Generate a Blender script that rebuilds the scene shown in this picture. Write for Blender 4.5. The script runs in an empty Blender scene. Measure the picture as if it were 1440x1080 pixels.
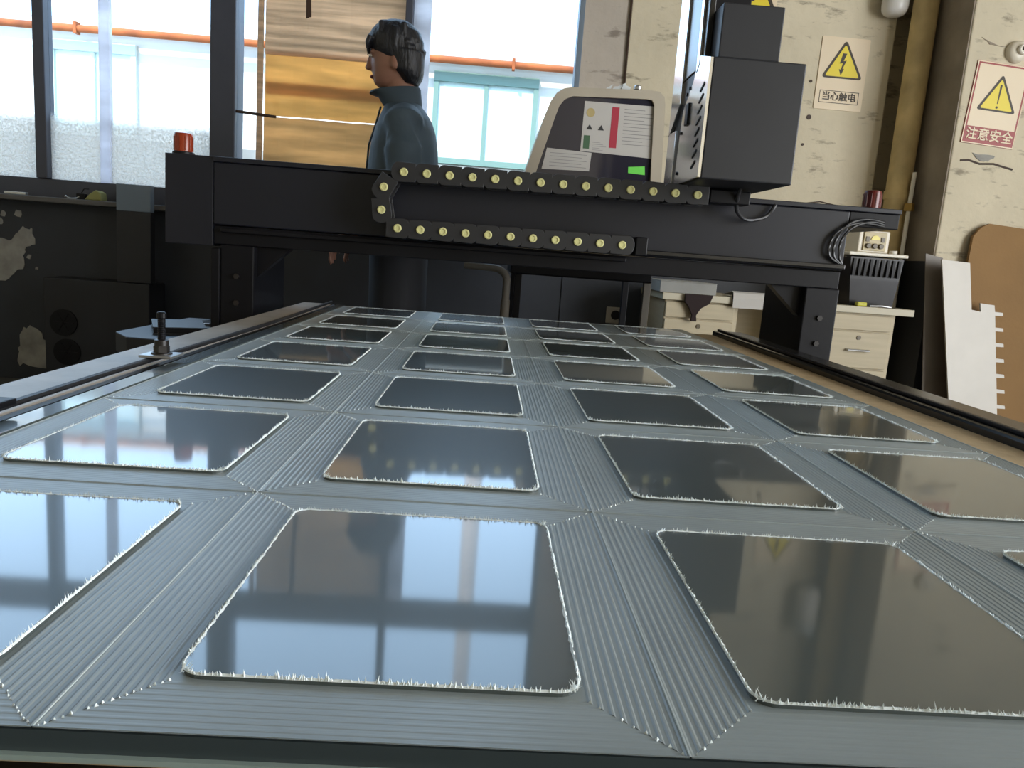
import bpy, bmesh, math, random
from mathutils import Vector, Matrix, geometry

random.seed(7)
SC = bpy.context.scene
COL = SC.collection
PI = math.pi
FLOOR = -0.66            # heights are measured from the milled sheet (z = 0); lifted at the end so that the floor is z = 0

# ------------------------------------------------------------------ camera
cam_d = bpy.data.cameras.new('camera')
cam_d.sensor_width = 36.0
cam_d.lens = 27.0
cam_d.clip_start = 0.01
cam = bpy.data.objects.new('camera', cam_d)
COL.objects.link(cam)
_yaw, _pit, _rol = 0.0423, -0.168, 0.0739
_f = Vector((math.sin(_yaw) * math.cos(_pit), math.cos(_yaw) * math.cos(_pit), math.sin(_pit)))
_r = Vector((math.cos(_yaw), -math.sin(_yaw), 0))
_u = _r.cross(_f)
_r2 = _r * math.cos(_rol) + _u * math.sin(_rol)
_u2 = _u * math.cos(_rol) - _r * math.sin(_rol)
_m = Matrix((_r2, _u2, -_f)).transposed().to_4x4()
_m.translation = Vector((-0.1113, -0.325, 0.2289))
cam.matrix_world = _m
SC.camera = cam

# ------------------------------------------------------------------ world, sun, window light, exposure
world = bpy.data.worlds.new('sky'); SC.world = world
world.use_nodes = True
_bg = world.node_tree.nodes['Background']
_bg.inputs[0].default_value = (0.49, 0.71, 1.0, 1)
_bg.inputs[1].default_value = 5.4

def light(name, kind, loc, rot, energy, color, **kw):
    d = bpy.data.lights.new(name, kind)
    d.energy = energy; d.color = color
    for k, v in kw.items(): setattr(d, k, v)
    o = bpy.data.objects.new(name, d); COL.objects.link(o)
    o.location = loc; o.rotation_euler = rot
    return o

light('sun', 'SUN', (0, -6, 8), (math.radians(48), 0, math.radians(-24)), 5.0, (1.0, 0.88, 0.70), angle=0.01)
# daylight that comes in through the open gateway in the right wall, behind the camera
light('gateway_daylight', 'AREA', (4.55, -1.2, 1.0), (math.radians(90), 0, math.radians(90)), 340, (1.0, 0.90, 0.75),
      shape='RECTANGLE', size=4.2, size_y=3.0)
_p = light('window_portal', 'AREA', (-1.65, 4.3, 1.75), (math.radians(-90), 0, 0), 1, (1, 1, 1), shape='RECTANGLE', size=4.0, size_y=2.8)
_p.data.cycles.is_portal = True

SC.view_settings.view_transform = 'Standard'
SC.view_settings.look = 'None'
SC.view_settings.gamma = 1.0
SC.view_settings.use_curve_mapping = False
SC.view_settings.exposure = 0.0
SC.cycles.use_denoising = True
SC.cycles.max_bounces = 8
SC.cycles.transparent_max_bounces = 16
SC.cycles.caustics_reflective = False
SC.cycles.caustics_refractive = False
SC.cycles.sample_clamp_indirect = 6.0

# ------------------------------------------------------------------ materials
MATS = {}
def srgb(r, g, b):
    f = lambda c: (c / 12.92) if c <= 0.04045 else ((c + 0.055) / 1.055) ** 2.4
    return (f(r / 255), f(g / 255), f(b / 255), 1)

def mat(name, col, rough=0.5, metal=0.0, spec=0.5, var=0.0, vscale=8.0, bump=0.0, bscale=60.0, coat=0.0, stretch=None, trans=0.0, emit=None):
    m = bpy.data.materials.new(name); m.use_nodes = True
    nt = m.node_tree; b = nt.nodes['Principled BSDF']
    b.inputs['Base Color'].default_value = col
    b.inputs['Roughness'].default_value = rough
    b.inputs['Metallic'].default_value = metal
    b.inputs['Specular IOR Level'].default_value = spec
    if coat: b.inputs['Coat Weight'].default_value = coat; b.inputs['Coat Roughness'].default_value = 0.05
    if trans: b.inputs['Transmission Weight'].default_value = trans
    tc = nt.nodes.new('ShaderNodeTexCoord'); mp = nt.nodes.new('ShaderNodeMapping')
    nt.links.new(tc.outputs['Object'], mp.inputs[0])
    if stretch: mp.inputs['Scale'].default_value = stretch
    if var:
        n = nt.nodes.new('ShaderNodeTexNoise'); n.inputs['Scale'].default_value = vscale; n.inputs['Detail'].default_value = 6
        nt.links.new(mp.outputs[0], n.inputs['Vector'])
        rp = nt.nodes.new('ShaderNodeMapRange')
        rp.inputs['From Min'].default_value = 0.3; rp.inputs['From Max'].default_value = 0.7
        rp.inputs['To Min'].default_value = 1 - var; rp.inputs['To Max'].default_value = 1 + var * 0.6
        nt.links.new(n.outputs['Fac'], rp.inputs['Value'])
        mx = nt.nodes.new('ShaderNodeVectorMath'); mx.operation = 'SCALE'
        mx.inputs[0].default_value = col[:3]
        nt.links.new(rp.outputs[0], mx.inputs['Scale'])
        nt.links.new(mx.outputs[0], b.inputs['Base Color'])
    if bump:
        n2 = nt.nodes.new('ShaderNodeTexNoise'); n2.inputs['Scale'].default_value = bscale; n2.inputs['Detail'].default_value = 4
        nt.links.new(mp.outputs[0], n2.inputs['Vector'])
        bp = nt.nodes.new('ShaderNodeBump'); bp.inputs['Strength'].default_value = bump; bp.inputs['Distance'].default_value = 0.01
        nt.links.new(n2.outputs['Fac'], bp.inputs['Height']); nt.links.new(bp.outputs[0], b.inputs['Normal'])
    if emit:
        b.inputs['Emission Color'].default_value = emit[0]; b.inputs['Emission Strength'].default_value = emit[1]
    MATS[name] = m
    return m

def plaster(name, base, dark, thr=0.62):
    """old plaster: base colour with grimy blotches, horizontal scuffs and fine pits"""
    m = mat(name, base, 0.85, spec=0.2)
    nt = m.node_tree; b = nt.nodes['Principled BSDF']
    tc = nt.nodes.new('ShaderNodeTexCoord')
    def nz(scale, stretch, lo, hi):
        mp = nt.nodes.new('ShaderNodeMapping'); mp.inputs['Scale'].default_value = stretch
        nt.links.new(tc.outputs['Object'], mp.inputs[0])
        n = nt.nodes.new('ShaderNodeTexNoise'); n.inputs['Scale'].default_value = scale; n.inputs['Detail'].default_value = 8; n.inputs['Roughness'].default_value = 0.65
        nt.links.new(mp.outputs[0], n.inputs['Vector'])
        r = nt.nodes.new('ShaderNodeMapRange'); r.inputs['From Min'].default_value = lo; r.inputs['From Max'].default_value = hi
        nt.links.new(n.outputs['Fac'], r.inputs['Value']); return r.outputs[0]
    a = nz(1.6, (1, 1, 1), 0.35, 0.7); c = nz(4.5, (1, 1, 3.2), thr, thr + 0.09)
    m1 = nt.nodes.new('ShaderNodeMix'); m1.data_type = 'RGBA'
    m1.inputs['A'].default_value = base; m1.inputs['B'].default_value = tuple(x * 0.8 for x in base[:3]) + (1,)
    nt.links.new(a, m1.inputs['Factor'])
    m2 = nt.nodes.new('ShaderNodeMix'); m2.data_type = 'RGBA'; m2.inputs['B'].default_value = dark
    nt.links.new(m1.outputs['Result'], m2.inputs['A'])
    k = nt.nodes.new('ShaderNodeMath'); k.operation = 'MULTIPLY'; k.inputs[1].default_value = 0.6
    nt.links.new(c, k.inputs[0]); nt.links.new(k.outputs[0], m2.inputs['Factor'])
    nt.links.new(m2.outputs['Result'], b.inputs['Base Color'])
    n2 = nt.nodes.new('ShaderNodeTexNoise'); n2.inputs['Scale'].default_value = 25; n2.inputs['Detail'].default_value = 8
    nt.links.new(tc.outputs['Object'], n2.inputs['Vector'])
    bp = nt.nodes.new('ShaderNodeBump'); bp.inputs['Strength'].default_value = 0.35; bp.inputs['Distance'].default_value = 0.01
    nt.links.new(n2.outputs['Fac'], bp.inputs['Height']); nt.links.new(bp.outputs[0], b.inputs['Normal'])
    return m

mat('pad', (0.068, 0.085, 0.083, 1), 0.42, spec=0.32, coat=1.0)
mat('milled', (0.29, 0.335, 0.345, 1), 0.36, spec=0.5, var=0.10, vscale=9)
mat('burr', (0.80, 0.87, 0.88, 1), 0.55, spec=0.4)
mat('burr_line', (0.48, 0.54, 0.55, 1), 0.5)
mat('sheet_edge', (0.045, 0.06, 0.065, 1), 0.3)
mat('film', (0.30, 0.38, 0.36, 1), 0.3)
mat('mdf', srgb(192, 168, 132), 0.7, var=0.15, vscale=30, bump=0.1)
mat('aluminium', (0.46, 0.42, 0.37, 1), 0.42, metal=0.0, var=0.15, vscale=14, bump=0.06, bscale=90)
mat('black_steel', (0.006, 0.006, 0.008, 1), 0.42, spec=0.2, var=0.25, vscale=5, bump=0.03)
mat('black_gloss', (0.010, 0.010, 0.011, 1), 0.25, var=0.2)
mat('beam_paint', (0.011, 0.012, 0.018, 1), 0.40, spec=0.35, var=0.15, vscale=4)
mat('dark_panel', (0.017, 0.018, 0.022, 1), 0.45, spec=0.4, var=0.2, vscale=4)
mat('rubber', (0.012, 0.012, 0.013, 1), 0.6)
mat('cable', (0.02, 0.02, 0.022, 1), 0.35)
mat('chain', (0.014, 0.014, 0.016, 1), 0.5)
mat('pin', srgb(206, 202, 142), 0.5)
mat('chrome', (0.80, 0.80, 0.80, 1), 0.16, metal=0.9, var=0.06)
mat('steel', (0.55, 0.55, 0.55, 1), 0.35, metal=0.9)
mat('oiled_steel', (0.014, 0.011, 0.010, 1), 0.4)
mat('beacon', srgb(170, 62, 26), 0.25, trans=0.35)
mat('beacon_dark', srgb(92, 22, 18), 0.3)
mat('cream_plastic', srgb(176, 166, 148), 0.5, var=0.06)
mat('smoke_glass', (0.030, 0.028, 0.040, 1), 0.08, spec=0.6)
mat('paper', srgb(188, 184, 178), 0.8, var=0.04)
mat('red_print', srgb(170, 50, 66), 0.7)
mat('ink', (0.03, 0.03, 0.03, 1), 0.6)
mat('grey_print', srgb(140, 138, 136), 0.8)
mat('green_sticker', srgb(112, 220, 84), 0.5)
mat('green_print', srgb(70, 100, 72), 0.7)
mat('drawer_wood', srgb(186, 173, 145), 0.55, var=0.08, vscale=5, stretch=(1, 1, 10))
mat('desk_edge', srgb(192, 184, 162), 0.5)
mat('sign_white', srgb(226, 208, 178), 0.45)
mat('sign_yellow', srgb(228, 206, 40), 0.45)
mat('sign_red', srgb(150, 44, 40), 0.45)
mat('sign_ink', srgb(46, 34, 14), 0.5)
mat('rust_pipe', srgb(204, 180, 128), 0.7, var=0.3, vscale=7, bump=0.2, bscale=20)
mat('plaster_shade_and_chip', srgb(150, 139, 124), 0.85, var=0.25, vscale=5, bump=0.2, bscale=30)  # plaster darkened for the pilaster's shaded side; also used for one chip
mat('white_board', srgb(198, 192, 182), 0.4, var=0.05)
mat('board_grey', srgb(120, 112, 104), 0.5, var=0.1)
mat('brown_board', srgb(140, 106, 62), 0.75, var=0.12, vscale=3, bump=0.1)
mat('dark_wood', srgb(60, 42, 30), 0.6)
mat('dado', (0.023, 0.027, 0.036, 1), 0.55, var=0.25, vscale=3, bump=0.1, bscale=18)
mat('peeled', srgb(158, 156, 150), 0.9, var=0.3, vscale=12, bump=0.3, bscale=40)
mat('sill', srgb(92, 90, 88), 0.6, var=0.2)
mat('frame_dark', (0.058, 0.064, 0.088, 1), 0.5, var=0.1)
mat('frame_lamp', srgb(176, 184, 190), 0.5, var=0.15, vscale=10)
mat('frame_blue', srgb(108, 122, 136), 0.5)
mat('concrete', srgb(92, 90, 86), 0.8, var=0.25, vscale=2)
mat('ceiling', srgb(120, 116, 108), 0.9, var=0.1, vscale=2)
mat('facade', srgb(232, 230, 224), 0.8, var=0.05, vscale=2)
mat('facade_grey', srgb(150, 150, 146), 0.85, var=0.2, vscale=4)
mat('rust', srgb(176, 92, 44), 0.8, var=0.5, vscale=4)
mat('streak_column', srgb(225, 205, 192), 0.8, var=0.15, vscale=2)
mat('haze_dirt_frame', srgb(205, 214, 208), 0.6)  # paler copy of green_frame; haze and pane dirt are put into its colour
mat('green_frame', srgb(120, 150, 142), 0.5)
mat('far_glass', srgb(214, 232, 230), 0.2)
mat('far_lintel', srgb(120, 142, 138), 0.6)
mat('ground', srgb(150, 146, 138), 0.9, var=0.15, vscale=1)
mat('hair', (0.010, 0.011, 0.016, 1), 0.45, bump=0.5, bscale=120, stretch=(1, 1, 0.25))
mat('skin', srgb(152, 110, 92), 0.5, var=0.06, vscale=20)
mat('jacket', (0.060, 0.092, 0.122, 1), 0.7, var=0.12, vscale=7, bump=0.25, bscale=14)
mat('collar', (0.042, 0.066, 0.090, 1), 0.7)
mat('trousers', (0.018, 0.019, 0.024, 1), 0.8, var=0.1)
mat('shoe', (0.015, 0.014, 0.013, 1), 0.5)
mat('eye_white', srgb(215, 208, 200), 0.3)
mat('lip', srgb(150, 92, 84), 0.5)
mat('instrument', srgb(222, 214, 196), 0.35)
mat('gold_face', srgb(178, 160, 112), 0.35, var=0.15, vscale=20)
mat('dial', srgb(240, 226, 120), 0.4)
mat('knob', srgb(96, 84, 62), 0.4)
mat('basket_dark', (0.022, 0.02, 0.022, 1), 0.35, var=0.3, vscale=16)
mat('white_lid', srgb(226, 220, 206), 0.4)
mat('lamp_white', srgb(222, 220, 218), 0.25)
mat('plaster_grey_post', srgb(112, 107, 98), 0.6, var=0.1)
mat('socket_grey', srgb(168, 160, 146), 0.5)
mat('yellow_item', srgb(196, 190, 70), 0.5)
mat('cloth_yellow', srgb(150, 150, 96), 0.9, var=0.1)
mat('dark_cloth', (0.022, 0.012, 0.012, 1), 0.9)
mat('bag', srgb(215, 220, 222), 0.3)
mat('brass', srgb(150, 122, 62), 0.4, metal=0.6)
plaster('plaster', srgb(216, 205, 180), srgb(92, 82, 70), 0.57)
plaster('plaster_falloff', srgb(192, 182, 170), srgb(92, 82, 74), 0.57)  # duller copy of plaster; light falloff towards the window is in its colour

def translucent(name, col, stripes):
    m = bpy.data.materials.new(name); m.use_nodes = True
    nt = m.node_tree; nt.nodes.clear()
    out = nt.nodes.new('ShaderNodeOutputMaterial')
    d = nt.nodes.new('ShaderNodeBsdfDiffuse'); t = nt.nodes.new('ShaderNodeBsdfTranslucent'); mx = nt.nodes.new('ShaderNodeMixShader')
    mx.inputs[0].default_value = 0.6
    tc = nt.nodes.new('ShaderNodeTexCoord'); mp = nt.nodes.new('ShaderNodeMapping'); mp.inputs['Scale'].default_value = (0.6, 1, stripes)
    nt.links.new(tc.outputs['Object'], mp.inputs[0])
    n = nt.nodes.new('ShaderNodeTexNoise'); n.inputs['Scale'].default_value = 3; n.inputs['Detail'].default_value = 7
    nt.links.new(mp.outputs[0], n.inputs['Vector'])
    rp = nt.nodes.new('ShaderNodeMapRange'); rp.inputs['From Min'].default_value = 0.3; rp.inputs['From Max'].default_value = 0.7
    rp.inputs['To Min'].default_value = 0.72; rp.inputs['To Max'].default_value = 1.25
    nt.links.new(n.outputs['Fac'], rp.inputs['Value'])
    sc = nt.nodes.new('ShaderNodeVectorMath'); sc.operation = 'SCALE'; sc.inputs[0].default_value = col[:3]
    nt.links.new(rp.outputs[0], sc.inputs['Scale'])
    nt.links.new(sc.outputs[0], d.inputs['Color']); nt.links.new(sc.outputs[0], t.inputs['Color'])
    nt.links.new(d.outputs[0], mx.inputs[1]); nt.links.new(t.outputs[0], mx.inputs[2]); nt.links.new(mx.outputs[0], out.inputs[0])
    MATS[name] = m
translucent('kraft_low', (0.80, 0.55, 0.31), 5)
translucent('kraft_mid', (0.88, 0.59, 0.28), 4)
translucent('kraft_top', (0.74, 0.56, 0.41), 14)
translucent('frame_pale', (0.86, 0.86, 0.90), 2)

def glass(name, dirt_top=None, dirt_amt=0.0):
    """thin window pane: clear with a weak mirror, dirt film in its lower part"""
    m = bpy.data.materials.new(name); m.use_nodes = True
    nt = m.node_tree; nt.nodes.clear()
    out = nt.nodes.new('ShaderNodeOutputMaterial')
    tr = nt.nodes.new('ShaderNodeBsdfTransparent'); gl = nt.nodes.new('ShaderNodeBsdfGlossy'); gl.inputs['Roughness'].default_value = 0.02
    tr.inputs[0].default_value = (0.95, 0.97, 0.97, 1)
    lw = nt.nodes.new('ShaderNodeLayerWeight'); pw = nt.nodes.new('ShaderNodeMath'); pw.operation = 'POWER'; pw.inputs[1].default_value = 5
    nt.links.new(lw.outputs['Facing'], pw.inputs[0]); fr = nt.nodes.new('ShaderNodeMath'); fr.operation = 'MULTIPLY_ADD'; fr.inputs[1].default_value = 0.9; fr.inputs[2].default_value = 0.03; nt.links.new(pw.outputs[0], fr.inputs[0])
    mx = nt.nodes.new('ShaderNodeMixShader')
    nt.links.new(fr.outputs[0], mx.inputs[0]); nt.links.new(tr.outputs[0], mx.inputs[1]); nt.links.new(gl.outputs[0], mx.inputs[2])
    last = mx
    if dirt_amt:
        d = nt.nodes.new('ShaderNodeBsdfDiffuse'); t = nt.nodes.new('ShaderNodeBsdfTranslucent'); ad = nt.nodes.new('ShaderNodeMixShader'); ad.inputs[0].default_value = 0.72
        d.inputs[0].default_value = (0.72, 0.67, 0.60, 1); t.inputs[0].default_value = (0.72, 0.67, 0.60, 1)
        nt.links.new(d.outputs[0], ad.inputs[1]); nt.links.new(t.outputs[0], ad.inputs[2])
        tc = nt.nodes.new('ShaderNodeTexCoord'); sp = nt.nodes.new('ShaderNodeSeparateXYZ'); nt.links.new(tc.outputs['Object'], sp.inputs[0])
        r = nt.nodes.new('ShaderNodeMapRange'); r.inputs['From Min'].default_value = dirt_top; r.inputs['From Max'].default_value = dirt_top - 0.06
        nt.links.new(sp.outputs['Z'], r.inputs['Value'])
        n = nt.nodes.new('ShaderNodeTexNoise'); n.inputs['Scale'].default_value = 90; n.inputs['Detail'].default_value = 6
        nt.links.new(tc.outputs['Object'], n.inputs['Vector'])
        r2 = nt.nodes.new('ShaderNodeMapRange'); r2.inputs['From Min'].default_value = 0.38; r2.inputs['From Max'].default_value = 0.62
        r2.inputs['To Min'].default_value = dirt_amt * 0.6; r2.inputs['To Max'].default_value = dirt_amt
        nt.links.new(n.outputs['Fac'], r2.inputs['Value'])
        mu = nt.nodes.new('ShaderNodeMath'); mu.operation = 'MULTIPLY'
        nt.links.new(r.outputs[0], mu.inputs[0]); nt.links.new(r2.outputs[0], mu.inputs[1])
        m3 = nt.nodes.new('ShaderNodeMixShader')
        nt.links.new(mu.outputs[0], m3.inputs[0]); nt.links.new(mx.outputs[0], m3.inputs[1]); nt.links.new(ad.outputs[0], m3.inputs[2])
        last = m3
    nt.links.new(last.outputs[0], out.inputs[0]); MATS[name] = m
glass('pane_clear')
glass('pane_dirty', 0.80, 0.95)

# ------------------------------------------------------------------ mesh helpers
class MB:
    """collects shapes; build() links them as one mesh object"""
    def __init__(s): s.bm = bmesh.new()
    def _merge(s, b2, M=None):
        if M is not None: bmesh.ops.transform(b2, matrix=M, verts=b2.verts)
        me = bpy.data.meshes.new('tmp'); b2.to_mesh(me); b2.free(); s.bm.from_mesh(me); bpy.data.meshes.remove(me)
    def box(s, x0, x1, y0, y1, z0, z1, bev=0.0, M=None, seg=2):
        b = bmesh.new(); bmesh.ops.create_cube(b, size=1)
        for v in b.verts:
            v.co = Vector(((x0 + x1) / 2 + v.co.x * (x1 - x0), (y0 + y1) / 2 + v.co.y * (y1 - y0), (z0 + z1) / 2 + v.co.z * (z1 - z0)))
        if bev: bmesh.ops.bevel(b, geom=b.edges[:], offset=bev, segments=seg, affect='EDGES', profile=0.5)
        s._merge(b, M); return s
    def prism(s, pts, axis, a0, a1, bev=0.0, M=None):
        """polygon in the plane normal to axis, extruded from a0 to a1"""
        b = bmesh.new()
        def P(p, a): return {'x': (a, p[0], p[1]), 'y': (p[0], a, p[1]), 'z': (p[0], p[1], a)}[axis]
        lo = [b.verts.new(P(p, a0)) for p in pts]; hi = [b.verts.new(P(p, a1)) for p in pts]
        b.faces.new(lo); b.faces.new(hi[::-1]); n = len(pts)
        for i in range(n): b.faces.new((lo[i], hi[i], hi[(i + 1) % n], lo[(i + 1) % n]))
        bmesh.ops.recalc_face_normals(b, faces=b.faces[:])
        if bev: bmesh.ops.bevel(b, geom=b.edges[:], offset=bev, segments=2, affect='EDGES', profile=0.5)
        s._merge(b, M); return s
    def cyl(s, p0, p1, r0, r1=None, n=20, bev=0.0):
        r1 = r0 if r1 is None else r1
        p0, p1 = Vector(p0), Vector(p1); d = p1 - p0
        b = bmesh.new(); bmesh.ops.create_cone(b, cap_ends=True, segments=n, radius1=r0, radius2=r1, depth=d.length)
        if bev: bmesh.ops.bevel(b, geom=[e for e in b.edges if len(e.link_faces) == 2 and any(len(f.verts) > 4 for f in e.link_faces)], offset=bev, segments=2, affect='EDGES')
        q = Vector((0, 0, 1)).rotation_difference(d.normalized()).to_matrix().to_4x4(); q.translation = (p0 + p1) / 2
        s._merge(b, q); return s
    def lathe(s, prof, c, n=24, axis='z'):
        b = bmesh.new(); rings = []
        for r, h in prof:
            ring = []
            for k in range(n):
                a = 2 * PI * k / n; x, y = r * math.cos(a), r * math.sin(a)
                ring.append(b.verts.new({'z': (c[0] + x, c[1] + y, c[2] + h), 'y': (c[0] + x, c[1] + h, c[2] + y), 'x': (c[0] + h, c[1] + x, c[2] + y)}[axis]))
            rings.append(ring)
        for i in range(len(rings) - 1):
            for k in range(n): b.faces.new((rings[i][k], rings[i][(k + 1) % n], rings[i + 1][(k + 1) % n], rings[i + 1][k]))
        b.faces.new(rings[0][::-1]); b.faces.new(rings[-1])
        bmesh.ops.recalc_face_normals(b, faces=b.faces[:])
        s._merge(b); return s
    def tube(s, pts, r, n=10):
        """round tube along points; r number or list"""
        pts = [Vector(p) for p in pts]; R = r if isinstance(r, (list, tuple)) else [r] * len(pts)
        b = bmesh.new(); rings = []; up = Vector((0.123, 0.31, 1)).normalized()
        for i, p in enumerate(pts):
            d = (pts[min(i + 1, len(pts) - 1)] - pts[max(i - 1, 0)]).normalized()
            x = d.cross(up); x = x.normalized() if x.length > 1e-4 else d.cross(Vector((1, 0, 0))).normalized()
            y = d.cross(x).normalized()
            rings.append([b.verts.new(p + (x * math.cos(2 * PI * k / n) + y * math.sin(2 * PI * k / n)) * R[i]) for k in range(n)])
        for i in range(len(rings) - 1):
            for k in range(n): b.faces.new((rings[i][k], rings[i][(k + 1) % n], rings[i + 1][(k + 1) % n], rings[i + 1][k]))
        b.faces.new(rings[0][::-1]); b.faces.new(rings[-1]); bmesh.ops.recalc_face_normals(b, faces=b.faces[:])
        s._merge(b); return s
    def loft(s, rings):
        """closed rings of equal count joined in order and capped"""
        b = bmesh.new(); R = [[b.verts.new(p) for p in ring] for ring in rings]; n = len(R[0])
        for i in range(len(R) - 1):
            for k in range(n): b.faces.new((R[i][k], R[i][(k + 1) % n], R[i + 1][(k + 1) % n], R[i + 1][k]))
        b.faces.new(R[0][::-1]); b.faces.new(R[-1]); bmesh.ops.recalc_face_normals(b, faces=b.faces[:])
        s._merge(b); return s
    def ell(s, c, r, n=16, m=10, M=None):
        b = bmesh.new(); bmesh.ops.create_uvsphere(b, u_segments=n, v_segments=m, radius=1)
        for v in b.verts: v.co = Vector((v.co.x * r[0], v.co.y * r[1], v.co.z * r[2]))
        T = (M.copy() if M is not None else Matrix.Identity(4)); T = Matrix.Translation(c) @ T
        s._merge(b, T); return s
    def mesh(s, name):
        me = bpy.data.meshes.new(name); s.bm.to_mesh(me); s.bm.free(); return me
    def build(s, name, m, parent=None, smooth=False):
        me = s.mesh(name); me.materials.append(MATS[m])
        return link(name, me, parent, smooth)

def smooth_path(P, n=6):
    P = [Vector(p) for p in P]; Q = [P[0]] + P + [P[-1]]; out = []
    for i in range(1, len(Q) - 2):
        a, b, c, d = Q[i - 1:i + 3]
        for k in range(n):
            t = k / n; out.append(.5 * ((2 * b) + (c - a) * t + (2 * a - 5 * b + 4 * c - d) * t * t + (3 * b - a - 3 * c + d) * t ** 3))
    return out + [P[-1]]

def link(name, me, parent=None, smooth=False):
    if smooth:
        for p in me.polygons: p.use_smooth = True
        try: me.set_sharp_from_angle(angle=math.radians(38))
        except Exception: pass
    o = bpy.data.objects.new(name, me); COL.objects.link(o)
    if parent is not None:
        o.parent = parent
        o.matrix_parent_inverse = Matrix.Translation(-parent.location) if parent.type == 'EMPTY' else Matrix.Identity(4)
    return o

def tag(o, label=None, cat=None, group=None, kind=None):
    if label: o['label'] = label
    if cat: o['category'] = cat
    if group: o['group'] = group
    if kind: o['kind'] = kind
    return o
def thing(name, label, cat, loc=(0, 0, 0), group=None):
    o = bpy.data.objects.new(name, None); COL.objects.link(o); o.location = loc; o.empty_display_size = 0.1
    return tag(o, label, cat, group)
def struct(o): o['kind'] = 'structure'; return o
def text_mesh(txt, size, bold=0.0):
    c = bpy.data.curves.new('lettering', 'FONT'); c.body = txt; c.size = size; c.align_x = 'CENTER'; c.align_y = 'CENTER'
    c.offset = bold; c.extrude = 0.0006; c.resolution_u = 3
    o = bpy.data.objects.new('lettering_tmp', c); COL.objects.link(o)
    dg = bpy.context.evaluated_depsgraph_get(); me = bpy.data.meshes.new_from_object(o.evaluated_get(dg))
    bpy.data.objects.remove(o); bpy.data.curves.remove(c)
    for v in me.vertices: v.co = Vector((v.co.x, -v.co.z, v.co.y))        # stands in the xz plane, faces -y
    return me
def remesh(o, voxel, smooth=4):
    md = o.modifiers.new('r', 'REMESH'); md.mode = 'VOXEL'; md.voxel_size = voxel; md.use_smooth_shade = True
    ms = o.modifiers.new('s', 'SMOOTH'); ms.iterations = smooth; ms.factor = 0.5
    dg = bpy.context.evaluated_depsgraph_get(); me = bpy.data.meshes.new_from_object(o.evaluated_get(dg))
    o.modifiers.clear(); old = o.data; mats = [m for m in old.materials]; o.data = me; bpy.data.meshes.remove(old)
    me.materials.clear()
    for m in mats: me.materials.append(m)
    for p in me.polygons: p.use_smooth = True

# ================================================================== THE SETTING
RX0, RX1, RY0, RY1, CEIL = -4.0, 4.6, -4.2, 4.0, 3.3
struct(MB().box(RX0 - .2, RX1 + .2, RY0 - .2, RY1 + .2, FLOOR - .1, FLOOR).build('floor', 'concrete'))
struct(MB().box(RX0 - .2, RX1 + .2, RY0 - .2, RY1 + .2, CEIL, CEIL + .1).build('ceiling', 'ceiling'))
struct(MB().box(RX0 - .2, RX0, RY0, RY1 + .2, FLOOR, CEIL).build('wall_left', 'plaster'))
struct(MB().box(RX0, RX1, RY0 - .2, RY0, FLOOR, CEIL).build('wall_rear', 'plaster'))
# right wall with the open gateway that lets daylight in behind the camera
_b = MB(); _b.box(RX1, RX1 + .2, RY0, -3.3, FLOOR, CEIL); _b.box(RX1, RX1 + .2, .9, RY1 + .2, FLOOR, CEIL); _b.box(RX1, RX1 + .2, -3.3, .9, 2.5, CEIL)
struct(_b.build('wall_right', 'plaster'))

SILL, WTOP = 0.444, 3.05
wb = struct(MB().box(RX0, 0.31, RY1, RY1 + .2, FLOOR, SILL - .10).build('wall_back', 'dado'))
MB().box(RX0, 0.31, RY1, RY1 + .2, WTOP, CEIL).build('lintel', 'plaster', wb)
MB().box(0.31, 0.552, RY1, RY1 + .2, 0.334, CEIL).build('window_pier', 'plaster_falloff', wb)
MB().box(0.556, 1.985, RY1 - .012, RY1 + .2, 0.334, CEIL, 0.006).build('plaster_face', 'plaster', wb)
MB().box(0.31, 2.14, RY1 - .008, RY1 + .2, FLOOR, 0.334).build('dado_panel', 'dado', wb)
MB().box(1.985, 2.14, RY1 + .13, RY1 + .2, 0.334, CEIL).build('corner_recess', 'plaster', wb)
def blob(cx, cz, pts, y0, y1, name, m, parent):
    MB().prism([(cx + a, cz + b) for a, b in pts], 'y', y0, y1).build(name, m, parent)
def rough_poly(pts, jit, n=4):
    out = []
    for i, p in enumerate(pts):
        q = pts[(i + 1) % len(pts)]
        for k in range(n):
            t = k / n; out.append((p[0] + (q[0] - p[0]) * t + random.uniform(-jit, jit), p[1] + (q[1] - p[1]) * t + random.uniform(-jit, jit)))
    return out
blob(0, 0, rough_poly([(-2.80, .13), (-2.70, .10), (-2.64, .17), (-2.585, .185), (-2.575, .10), (-2.63, .06), (-2.64, -.02), (-2.70, -.10), (-2.80, -.13)], .013), RY1 - .004, RY1 + .01, 'peeled_patch', 'peeled', wb)
blob(0, 0, rough_poly([(-2.69, -.50), (-2.65, -.38), (-2.60, -.36), (-2.52, -.45), (-2.42, -.52), (-2.34, -.56), (-2.45, -.60), (-2.55, -.58), (-2.68, -.58)], .013), RY1 - .004, RY1 + .01, 'peeled_patch', 'peeled', wb)
for cx, cz, s in ((-2.66, .25, .02), (-2.74, .24, .016), (-2.61, .02, .012), (-2.57, -.04, .008), (-2.76, .20, .02)):
    blob(cx, cz, rough_poly([(-s, -s * .6), (s * .7, -s), (s, s * .5), (-s * .4, s)], s * .2, 2), RY1 - .003, RY1 + .01, 'peeled_patch', 'peeled', wb)
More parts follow.
